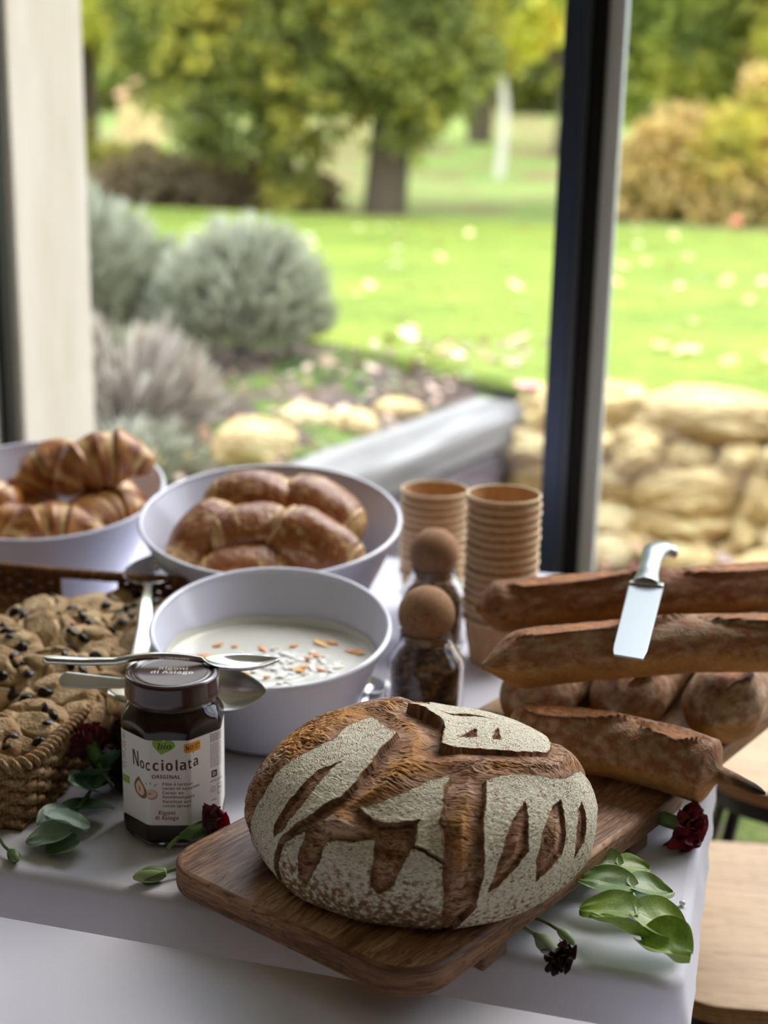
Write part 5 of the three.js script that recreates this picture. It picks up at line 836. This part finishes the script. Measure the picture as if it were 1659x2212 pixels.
// stacks of paper cups
{
  const kraft = tex(512, 256, (u, v) => { const a = pf(u, v, 60, 30, 3, 991), k = (a - 0.5) * 0.14; return [0.76 + k, 0.60 + k, 0.43 + k]; }, true);
  M.kraft = mat({ map: kraft, roughness: 0.7 }); M.cupRim = mat({ color: 0xd2ba96, roughness: 0.6 });
  const root = new THREE.Group(), H = 0.052, nth = ['', 'second', 'third', 'fourth', 'fifth', 'sixth', 'seventh', 'eighth', 'ninth', 'tenth', 'eleventh', 'twelfth', 'thirteenth', 'fourteenth', 'fifteenth'];
  part('body', lathe([[0, 0.003], [0.0305, 0.003], [0.0308, 0], [0.0314, 0], [0.0398, H], [0.0393, H], [0.0311, 0.0042], [0, 0.0042]], 72), M.kraft, root);
  part('rim', new THREE.TorusGeometry(0.0402, 0.0017, 10, 80).rotateX(Math.PI / 2).translate(0, H, 0), M.cupRim, root);
  const stack = (x, z, n, which, tall) => { for (let i = 0; i < n; i++) { const o = root.clone(); o.name = numbered('paper_cup'); scene.add(o); tag(o, i === n - 1 ? 'brown paper cup, open and topmost of the ' + which : i === 0 ? 'brown paper cup at the bottom of the ' + which : nth[n - 1 - i] + ' brown paper cup from the top of the ' + which, 'cup', 'paper cups in the ' + which); o.position.set(x + 0.0006 * Math.sin(i * 2), 0.7505 + i * 0.0093, z + 0.0006 * Math.cos(i * 3)); o.rotation.y = i * 0.7; } };
  stack(0.131, -1.500, 16, 'nearer, taller stack by the mullion');
  stack(0.061, -1.662, 12, 'farther, lower stack behind the cork bottles');
}
// ---------------------------------------------------------------- baguettes, their board, and the knife
const crustBump = tex(512, 512, (u, v) => 0.5 * pf(u, v, 14, 14, 4, 1001) + 0.5 * pf(u, v, 70, 70, 3, 1011));
const crustMap = tex(512, 512, (u, v) => { const a = pf(u, v, 60, 60, 3, 1021), b = pf(u, v, 9, 9, 3, 1031), k = (a - 0.5) * 0.22 + (b - 0.5) * 0.2; return [0.90 + k, 0.89 + k, 0.87 + k]; }, true);
M.crust = vmat({ roughness: 0.7, map: crustMap, bumpMap: crustBump, bumpScale: 0.0011, specularIntensity: 0.6 });
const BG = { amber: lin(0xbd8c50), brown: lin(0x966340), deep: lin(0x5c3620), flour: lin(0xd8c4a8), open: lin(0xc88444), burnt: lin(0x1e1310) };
function baguette(label, pts, r, seed, o = {}) {
  const t = thing('baguette', label, 'bread', pts[0], 0, o.group), rel = pts.map((p) => [p[0] - pts[0][0], p[1] - pts[0][1], p[2] - pts[0][2]]);
  const tipA = o.tipA ?? 0.10, tipB = o.tipB ?? 0.10, roll = o.roll ?? 0;
  const env = (k) => Math.pow(cl(ss(0, tipA, k) * 0.98 + 0.02), 0.55) * Math.pow(cl(ss(1, 1 - tipB, k) * 0.98 + 0.02), o.pb ?? 0.55) * (o.tail ? mix(1, 0.27, ss(o.tail - 0.02, o.tail + 0.03, k)) * mix(1, 0.5, ss(o.tail, 1, k)) : 1);
  // the slash: a long opened ear along the top
  const cutPos = (k) => { const n = o.cuts ?? 3, q = k * n; return [q - Math.floor(q), Math.floor(q)]; };
  const angle = (a) => { let q = a - Math.PI / 2 - roll; q = md(q + Math.PI, Math.PI * 2) - Math.PI; return q; }; // 0 at the top of the loaf
  const slash = (k, a) => { const [f, n] = cutPos(k), q = angle(a), c = (f - 0.5) * 0.35, w = 0.5 * Math.pow(Math.max(0, Math.sin(Math.PI * f)), 0.6) * ss(0.04, 0.12, k) * (o.tail ? ss(o.tail - 0.01, o.tail - 0.14, k) : ss(0.97, 0.9, k)); return [(q - c) / Math.max(0.02, w), w]; };
  const rad = (k, a) => { const [q, w] = slash(k, a), ins = Math.abs(q) < 1 && w > 0.04, lip = Math.exp(-Math.pow((q + 1.12) / 0.2, 2)) * ss(0.05, 0.3, w) * 0.20; return r * env(k) * (1 + (ins ? -0.10 * (1 - q * q) + 0.05 * n3(k * 40, a * 6, seed) : 0) + lip + 0.05 * n3(k * 5 + seed, Math.cos(a), Math.sin(a)) + 0.022 * n3(k * 34, Math.cos(a) * 5, Math.sin(a) * 5 + seed) + 0.008 * Math.max(0, n3(k * 90, Math.cos(a) * 9, Math.sin(a) * 9))); };
  const nl = o.nl ?? 190, nr = 72;
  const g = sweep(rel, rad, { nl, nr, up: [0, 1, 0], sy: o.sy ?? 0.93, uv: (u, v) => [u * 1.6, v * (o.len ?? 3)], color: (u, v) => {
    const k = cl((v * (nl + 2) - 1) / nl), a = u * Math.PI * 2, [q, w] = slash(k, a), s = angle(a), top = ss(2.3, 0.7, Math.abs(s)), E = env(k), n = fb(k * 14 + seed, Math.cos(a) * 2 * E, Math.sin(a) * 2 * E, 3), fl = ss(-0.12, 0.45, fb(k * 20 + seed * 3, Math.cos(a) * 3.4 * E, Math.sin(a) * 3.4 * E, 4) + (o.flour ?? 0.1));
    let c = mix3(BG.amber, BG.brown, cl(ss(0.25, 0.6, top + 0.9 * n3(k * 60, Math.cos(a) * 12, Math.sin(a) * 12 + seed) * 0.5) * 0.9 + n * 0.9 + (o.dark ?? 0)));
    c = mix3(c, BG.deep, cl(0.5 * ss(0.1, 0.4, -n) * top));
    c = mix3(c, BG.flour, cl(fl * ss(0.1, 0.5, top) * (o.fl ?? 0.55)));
    if (w > 0.04) { if (Math.abs(q) < 1) c = mix3(mix3(BG.brown, BG.open, cl(0.45 + 0.9 * n3(k * 30, a * 9, seed))), BG.deep, cl(ss(0.72, 1, Math.abs(q)))); else if (q > -1.25 && q < -1) c = mix3(BG.deep, BG.brown, 0.4); }
    if (o.tail) c = mix3(c, BG.burnt, ss(o.tail + 0.02, 0.985, k) * 0.95);
    return c;
  } });
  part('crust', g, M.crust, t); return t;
}
// the lower ones lie side by side and point at the viewer
board('serving_board', 'pale wooden board under the pile of baguettes, its long edge showing at the right', [0.305, 0.7505, -1.40], Math.atan2(0.80, 0.60), 0.42, 0.235, 0.018, 0.012, 0.0, paleWood, false);
const low = 0.7690, LD = [0.44, -0.90];
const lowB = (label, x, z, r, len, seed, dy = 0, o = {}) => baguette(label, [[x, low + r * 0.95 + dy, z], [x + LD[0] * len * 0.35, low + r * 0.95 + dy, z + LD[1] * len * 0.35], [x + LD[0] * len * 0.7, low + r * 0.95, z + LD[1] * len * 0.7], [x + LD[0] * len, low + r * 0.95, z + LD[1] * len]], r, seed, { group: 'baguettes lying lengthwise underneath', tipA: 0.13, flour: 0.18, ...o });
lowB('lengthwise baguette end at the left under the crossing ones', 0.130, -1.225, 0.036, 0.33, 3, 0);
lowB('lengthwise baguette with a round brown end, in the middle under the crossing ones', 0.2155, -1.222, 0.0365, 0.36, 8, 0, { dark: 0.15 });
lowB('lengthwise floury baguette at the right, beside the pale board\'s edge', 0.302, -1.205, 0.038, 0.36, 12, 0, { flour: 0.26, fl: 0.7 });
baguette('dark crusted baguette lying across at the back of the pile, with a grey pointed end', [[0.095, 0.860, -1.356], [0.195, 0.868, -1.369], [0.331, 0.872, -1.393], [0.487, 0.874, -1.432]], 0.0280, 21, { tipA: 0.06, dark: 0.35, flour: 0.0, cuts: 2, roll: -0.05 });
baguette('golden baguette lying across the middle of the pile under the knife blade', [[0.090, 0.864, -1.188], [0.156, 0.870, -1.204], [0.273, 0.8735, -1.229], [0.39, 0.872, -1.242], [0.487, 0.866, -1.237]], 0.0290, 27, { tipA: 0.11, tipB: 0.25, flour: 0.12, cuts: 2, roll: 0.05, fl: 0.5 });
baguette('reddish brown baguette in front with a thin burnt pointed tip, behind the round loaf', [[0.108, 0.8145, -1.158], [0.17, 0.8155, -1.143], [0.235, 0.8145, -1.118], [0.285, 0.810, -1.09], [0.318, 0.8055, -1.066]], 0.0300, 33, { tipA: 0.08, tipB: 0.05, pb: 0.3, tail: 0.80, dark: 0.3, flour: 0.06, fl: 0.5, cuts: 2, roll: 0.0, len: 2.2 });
{ // the knife: broad flat blade towards the viewer
  const k = thing('bread_knife', 'broad bladed steel knife lying across the two upper baguettes', 'knife', [0.2049, 0.9045, -1.1086]), T = Math.atan2(0.048, 0.197);
  k.rotation.order = 'YXZ'; k.rotation.set(0.0, -T, 0);
  // along -z from the tip
  const blade = new THREE.Shape(); blade.moveTo(-0.0105, 0.004); blade.lineTo(0.0125, 0); blade.lineTo(0.0145, 0.02); blade.lineTo(0.0175, 0.198); blade.lineTo(-0.0135, 0.200); blade.lineTo(-0.0128, 0.03); blade.quadraticCurveTo(-0.0126, 0.008, -0.0105, 0.004);
  const bg = new THREE.ExtrudeGeometry(blade, { depth: 0.0012, bevelEnabled: true, bevelSize: 0.0007, bevelThickness: 0.0005, bevelSegments: 2 }); bg.rotateX(-Math.PI / 2); part('blade', bg, mat({ color: 0xa2a8ae, metalness: 1, roughness: 0.34 }), k);
  const hp = [[0.0015, 0.002, -0.198], [0.0015, 0.004, -0.225], [0.002, 0.006, -0.27], [0.004, 0.006, -0.305], [0.012, 0.003, -0.326], [0.023, -0.001, -0.330]];
  part('handle', sweep(hp, (t) => mix(0.013, 0.0105, ss(0, 0.25, t)) * (1 + 0.22 * ss(0.45, 0.8, t) - 0.3 * ss(0.88, 1, t)), { nl: 60, nr: 24, sy: 0.62, up: [0, 1, 0] }), mat({ color: 0xa8aeb4, metalness: 1, roughness: 0.28 }), k);
  part('bolster', rbox(0.033, 0.0065, 0.009, 0.002, 0.002, 0.0015, -0.2), M.chrome, k);
}
// ---------------------------------------------------------------- cut flowers and eucalyptus on the cloth
M.stemGreen = mat({ color: 0x55703c, roughness: 0.6 }); M.stemPale = mat({ color: 0x8ea27c, roughness: 0.6 });
const leafTex = tex(256, 256, (u, v) => { const vein = Math.exp(-Math.pow((v - 0.5) / 0.012, 2)), sidev = ss(0.85, 1, Math.sin((u * 9 + Math.abs(v - 0.5) * 6) * Math.PI * 2) * 0.5 + 0.5) * 0.10, n = (pf(u, v, 30, 30, 3, 1101) - 0.5) * 0.12; return [0.86 + n + 0.14 * vein + sidev * 0.4, 0.88 + n + 0.12 * vein + sidev * 0.4, 0.84 + n + 0.14 * vein + sidev * 0.3]; }, true);
const leafM = (c) => mat({ color: c, map: leafTex, bumpMap: leafTex, bumpScale: 0.0004, roughness: 0.42, transmission: 0.22, thickness: 0 });
function leafGeo(L, Wd, cup, bend, wave, seed) { // from the stalk along +x, face up
  return surf(36, 24, (u, v) => { const s = (v - 0.5) * 2, w = Wd / 2 * Math.pow(Math.sin(Math.PI * Math.pow(cl(u * 0.97 + 0.015), 0.8)), 0.62), z = s * w, x = L * u - 0.10 * L * Math.pow(1 - u, 3) * Math.abs(s); return [x, cup * s * s * w * 1.4 + bend * u * u * L + wave * n3(u * 2.4 + seed, s * 1.6, seed) * L * u, z]; });
}
function leafTo(parent, m, base, tip, W, o = {}) { // a leaf from base to tip in the thing's own frame; roll turns its face
  const B = new THREE.Vector3(...base), T = new THREE.Vector3(...tip), X = T.clone().sub(B), L = X.length(); X.normalize();
  const Y = new THREE.Vector3(0, 1, 0).addScaledVector(X, -X.y).normalize().applyAxisAngle(X, o.roll ?? 0), Z = new THREE.Vector3().crossVectors(X, Y);
  const q = part('leaf', leafGeo(L, W, o.cup ?? 0.22, o.bend ?? 0, o.wave ?? 0.10, o.seed ?? 1), m, parent); q.position.copy(B); q.quaternion.setFromRotationMatrix(new THREE.Matrix4().makeBasis(X, Y, Z)); return q;
}
function leaf(parent, g, m, p, rot) { const o = part('leaf', g, m, parent); o.position.set(...p); o.rotation.order = 'YXZ'; o.rotation.set(...rot); return o; }
{
  const at0 = [0.193, 0.7505, -0.950], e = thing('eucalyptus_sprig', 'bright green round leaved eucalyptus sprig on the cloth at the lower right, beside the board', 'leaves', at0);
  const G = [leafM(0x8eac48), leafM(0x78984c), leafM(0x9ab850)], rel = (p) => p.map((v, i) => v - at0[i]);
  part('stem', sweep([[0.190, 0.760, -1.03], [0.191, 0.769, -0.995], [0.1945, 0.773, -0.963], [0.1905, 0.777, -0.926], [0.192, 0.770, -0.902]].map(rel), () => 0.0012, { nl: 40, nr: 8 }), M.stemPale, e);
  const lf = (m, b, t, W, o) => leafTo(e, m, rel(b), rel(t), W, o);
  lf(G[1], [0.191, 0.771, -1.004], [0.167, 0.774, -1.012], 0.026, { seed: 1, roll: -0.25 });
  lf(G[0], [0.191, 0.771, -1.004], [0.216, 0.765, -1.010], 0.026, { seed: 2, roll: 0.2 });
  lf(G[1], [0.1945, 0.774, -0.967], [0.153, 0.775, -0.981], 0.033, { seed: 3, roll: -0.12, bend: -0.08 });
  lf(G[1], [0.1945, 0.774, -0.967], [0.228, 0.765, -0.974], 0.034, { seed: 4, roll: 0.05 });
  lf(G[2], [0.1905, 0.777, -0.928], [0.151, 0.770, -0.941], 0.037, { seed: 5, roll: -0.12, bend: -0.05 });
  lf(G[0], [0.1905, 0.777, -0.928], [0.228, 0.765, -0.913], 0.044, { seed: 6, roll: 0.08, bend: -0.05 });
  lf(G[2], [0.193, 0.771, -0.902], [0.154, 0.781, -0.913], 0.020, { seed: 7, roll: 0.5, cup: 0.6, wave: 0.18 });
  lf(G[0], [0.192, 0.768, -0.904], [0.222, 0.766, -0.880], 0.044, { seed: 8, roll: 0.1, cup: 0.5, wave: 0.24, bend: 0.05 });
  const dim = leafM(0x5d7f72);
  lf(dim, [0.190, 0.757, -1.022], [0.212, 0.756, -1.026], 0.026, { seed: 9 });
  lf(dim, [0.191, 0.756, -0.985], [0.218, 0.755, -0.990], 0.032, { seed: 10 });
}
function carnation(name, label, at, rot, R, cols, n, stemL, calyx, o = {}) { // opens along +x from the calyx
  const t = thing(name, label, 'flower', at); t.rotation.order = 'YXZ'; t.rotation.set(...rot); const rnd = rng(o.seed ?? 5);
  const petals = [0, 1, 2].map((k) => surf(26, 14, (u, v) => { const a = (u - 0.5) * 1.9, rr = R * v * (1 - 0.12 * Math.pow(Math.abs(u - 0.5) * 2, 4)), fr = 0.42 * R * v * v * n3(u * 3.2 + k * 4, v * 1.5, k) + 0.10 * R * v * v * Math.sin(u * 17 + k), edge = 1 + 0.05 * n3(u * 14, k, 3) * ss(0.7, 1, v); return [Math.cos(a) * rr * 0.98 * edge, fr + 0.30 * rr * (1 - Math.cos((u - 0.5) * 3)), Math.sin(a) * rr * edge]; }));
  const pm = cols.map((c) => mat({ color: c, roughness: 0.7, sheen: 0.4, sheenRoughness: 0.5, sheenColor: c, transmission: 0.12, thickness: 0 }));
  for (let i = 0; i < n; i++) { const p = part('petal', petals[i % 3], pm[i % pm.length], t), ring = i / n, sp = (o.spread ?? 1) * (0.25 + 1.05 * ring); p.rotation.order = 'XYZ'; p.rotation.set(i * 2.4, 0, sp * (0.8 + 0.3 * rnd())); p.position.set(-0.2 * R * ring, 0, 0); p.scale.setScalar(0.78 + 0.3 * rnd()); }
  part('calyx', sweep([[-calyx * 1.15, 0, 0], [-calyx, 0, 0], [-calyx * 0.5, 0, 0], [0.15 * R, 0, 0]], (k) => mix(0.0026, 0.0068, ss(0, 0.4, k)) * (o.cal ?? 1) * (1 - 0.12 * k), { nl: 20, nr: 14 }), o.green ?? M.stemGreen, t);
  part('stem', sweep([[-calyx * 1.1, 0, 0], [-calyx * 1.1 - stemL * 0.5, -0.001, 0.003], [-calyx * 1.1 - stemL, -0.003, 0.008]], () => 0.0017, { nl: 14, nr: 8 }), o.green ?? M.stemGreen, t);
  return t;
}
carnation('carnation', 'crimson carnation lying on the cloth at the right, its green calyx pointing at the board', [0.254, 0.770, -1.076], [0, -0.5, -0.1], 0.0255, [0x7c0e22, 0x5e0a1a, 0x6c0c1e], 13, 0.012, 0.024, { seed: 3, spread: 0.95 });
{
  const d = carnation('carnation', 'nearly black wilted carnation with pale calyx and bud beside the board\'s front corner', [0.128, 0.7615, -0.895], [0, -1.05, -0.10], 0.0165, [0x2c0a12, 0x1e070c, 0x36101a], 9, 0.030, 0.020, { seed: 9, spread: 0.55, green: M.stemPale, cal: 0.95 });
  part('side_stem', sweep([[-0.055, -0.002, 0.006], [-0.035, 0.001, -0.012], [-0.014, 0.003, -0.017]], () => 0.0013, { nl: 14, nr: 8 }), M.stemGreen, d);
  part('bud', sweep([[-0.018, 0.003, -0.016], [-0.012, 0.003, -0.0165], [-0.004, 0.003, -0.017], [0.001, 0.002, -0.0172]], (k) => 0.0040 * Math.pow(Math.sin(Math.PI * cl(k * 0.9 + 0.08)), 0.7), { nl: 18, nr: 14 }), M.stemPale, d);
}
carnation('carnation', 'dark crimson carnation tucked between the spread jar and the board', [-0.138, 0.7735, -1.046], [0.2, 0.35, 0.15], 0.022, [0x8c1026, 0x5a0a1a, 0x3c0812], 12, 0.014, 0.02, { seed: 13 });
carnation('carnation', 'deep red carnation against the basket\'s right side above the eucalyptus leaves', [-0.252, 0.799, -1.147], [0, 2.1, 0.7], 0.022, [0x7c0e22, 0x5a0a1a, 0x64101e], 12, 0.02, 0.02, { seed: 17 });
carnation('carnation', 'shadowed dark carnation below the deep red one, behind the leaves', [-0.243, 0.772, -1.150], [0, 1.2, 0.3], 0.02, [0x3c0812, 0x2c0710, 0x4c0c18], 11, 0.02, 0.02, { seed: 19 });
{
  const at0 = [-0.252, 0.7505, -1.090], e = thing('eucalyptus_sprig', 'grey green eucalyptus sprig lying between the basket and the spread jar', 'leaves', at0);
  const G = [leafM(0x7d9a7c), leafM(0x648468), leafM(0xa2bcaa)], rel = (p) => p.map((v, i) => v - at0[i]), lf = (m, b, t, W, o) => leafTo(e, m, rel(b), rel(t), W, o);
  part('stem', sweep([[-0.236, 0.768, -1.15], [-0.246, 0.770, -1.125], [-0.254, 0.766, -1.085], [-0.257, 0.758, -1.05]].map(rel), () => 0.0013, { nl: 30, nr: 8 }), M.stemGreen, e);
  lf(G[1], [-0.262, 0.772, -1.128], [-0.232, 0.788, -1.122], 0.032, { seed: 21, roll: -0.4 });
  lf(G[1], [-0.246, 0.770, -1.12], [-0.262, 0.786, -1.10], 0.034, { seed: 22, roll: -0.3 });
  lf(G[1], [-0.262, 0.768, -1.085], [-0.226, 0.761, -1.104], 0.036, { seed: 23, roll: -0.2 });
  lf(G[1], [-0.256, 0.764, -1.080], [-0.280, 0.768, -1.058], 0.034, { seed: 24, roll: -0.2 });
  lf(G[2], [-0.272, 0.772, -1.068], [-0.237, 0.766, -1.053], 0.028, { seed: 25, roll: -0.15 });
  lf(G[2], [-0.252, 0.767, -1.050], [-0.286, 0.760, -1.042], 0.026, { seed: 26, roll: -0.3 });
  lf(G[0], [-0.246, 0.760, -1.047], [-0.268, 0.754, -1.036], 0.034, { seed: 27, roll: -0.1 });
  lf(G[1], [-0.240, 0.776, -1.14], [-0.228, 0.800, -1.135], 0.026, { seed: 28, roll: -0.3 });
}
function bud(label, at, rot, m, s) {
  const t = thing('flower_bud', label, 'flower bud', at); t.rotation.order = 'YXZ'; t.rotation.set(...rot);
  part('bud', sweep([[0, 0, 0], [0.008 * s, 0, 0], [0.018 * s, 0.0005, 0], [0.025 * s, 0, 0]], (k) => 0.0062 * s * Math.pow(Math.sin(Math.PI * cl(k * 0.86 + 0.12)), 0.65), { nl: 24, nr: 18 }), m, t);
  for (let i = 0; i < 4; i++) { const o = part('sepal', surf(8, 10, (u, v) => { const a = (u - 0.5) * 1.5 * (1 - v * 0.9), r = 0.0066 * s * Math.pow(Math.sin(Math.PI * cl(v * 0.55 + 0.14)), 0.65); return [0.001 + v * 0.017 * s, Math.cos(a) * r, Math.sin(a) * r]; }), M.stemGreen, t); o.rotation.x = i * Math.PI / 2; }
  part('stem', sweep([[0.002, 0, 0], [-0.012 * s, 0.001, 0.002], [-0.03 * s, 0.0005, 0.001]], () => 0.0018 * s, { nl: 12, nr: 8 }), M.stemGreen, t);
  return t;
}
bud('plump green flower bud on the cloth at the board\'s left corner', [-0.166, 0.7572, -1.004], [0, -2.75, 0], mat({ color: 0x9db07c, roughness: 0.55 }), 1.05);
bud('small green bud on a stalk at the left edge of the cloth', [-0.297, 0.7555, -1.035], [0, -1.0, 0], mat({ color: 0x6f8a58, roughness: 0.55 }), 0.75);
{
  const d = thing('water_drop', 'tiny clear bead on the cloth above the eucalyptus leaves', 'bead', [0.2375, 0.7525, -0.982]);
  const g = new THREE.SphereGeometry(0.0026, 20, 14); g.scale(1, 0.85, 1); part('bead', g, mat({ color: 0xe4e6ea, roughness: 0.05, clearcoat: 1 }), d);
}
renderer.render(scene, camera);
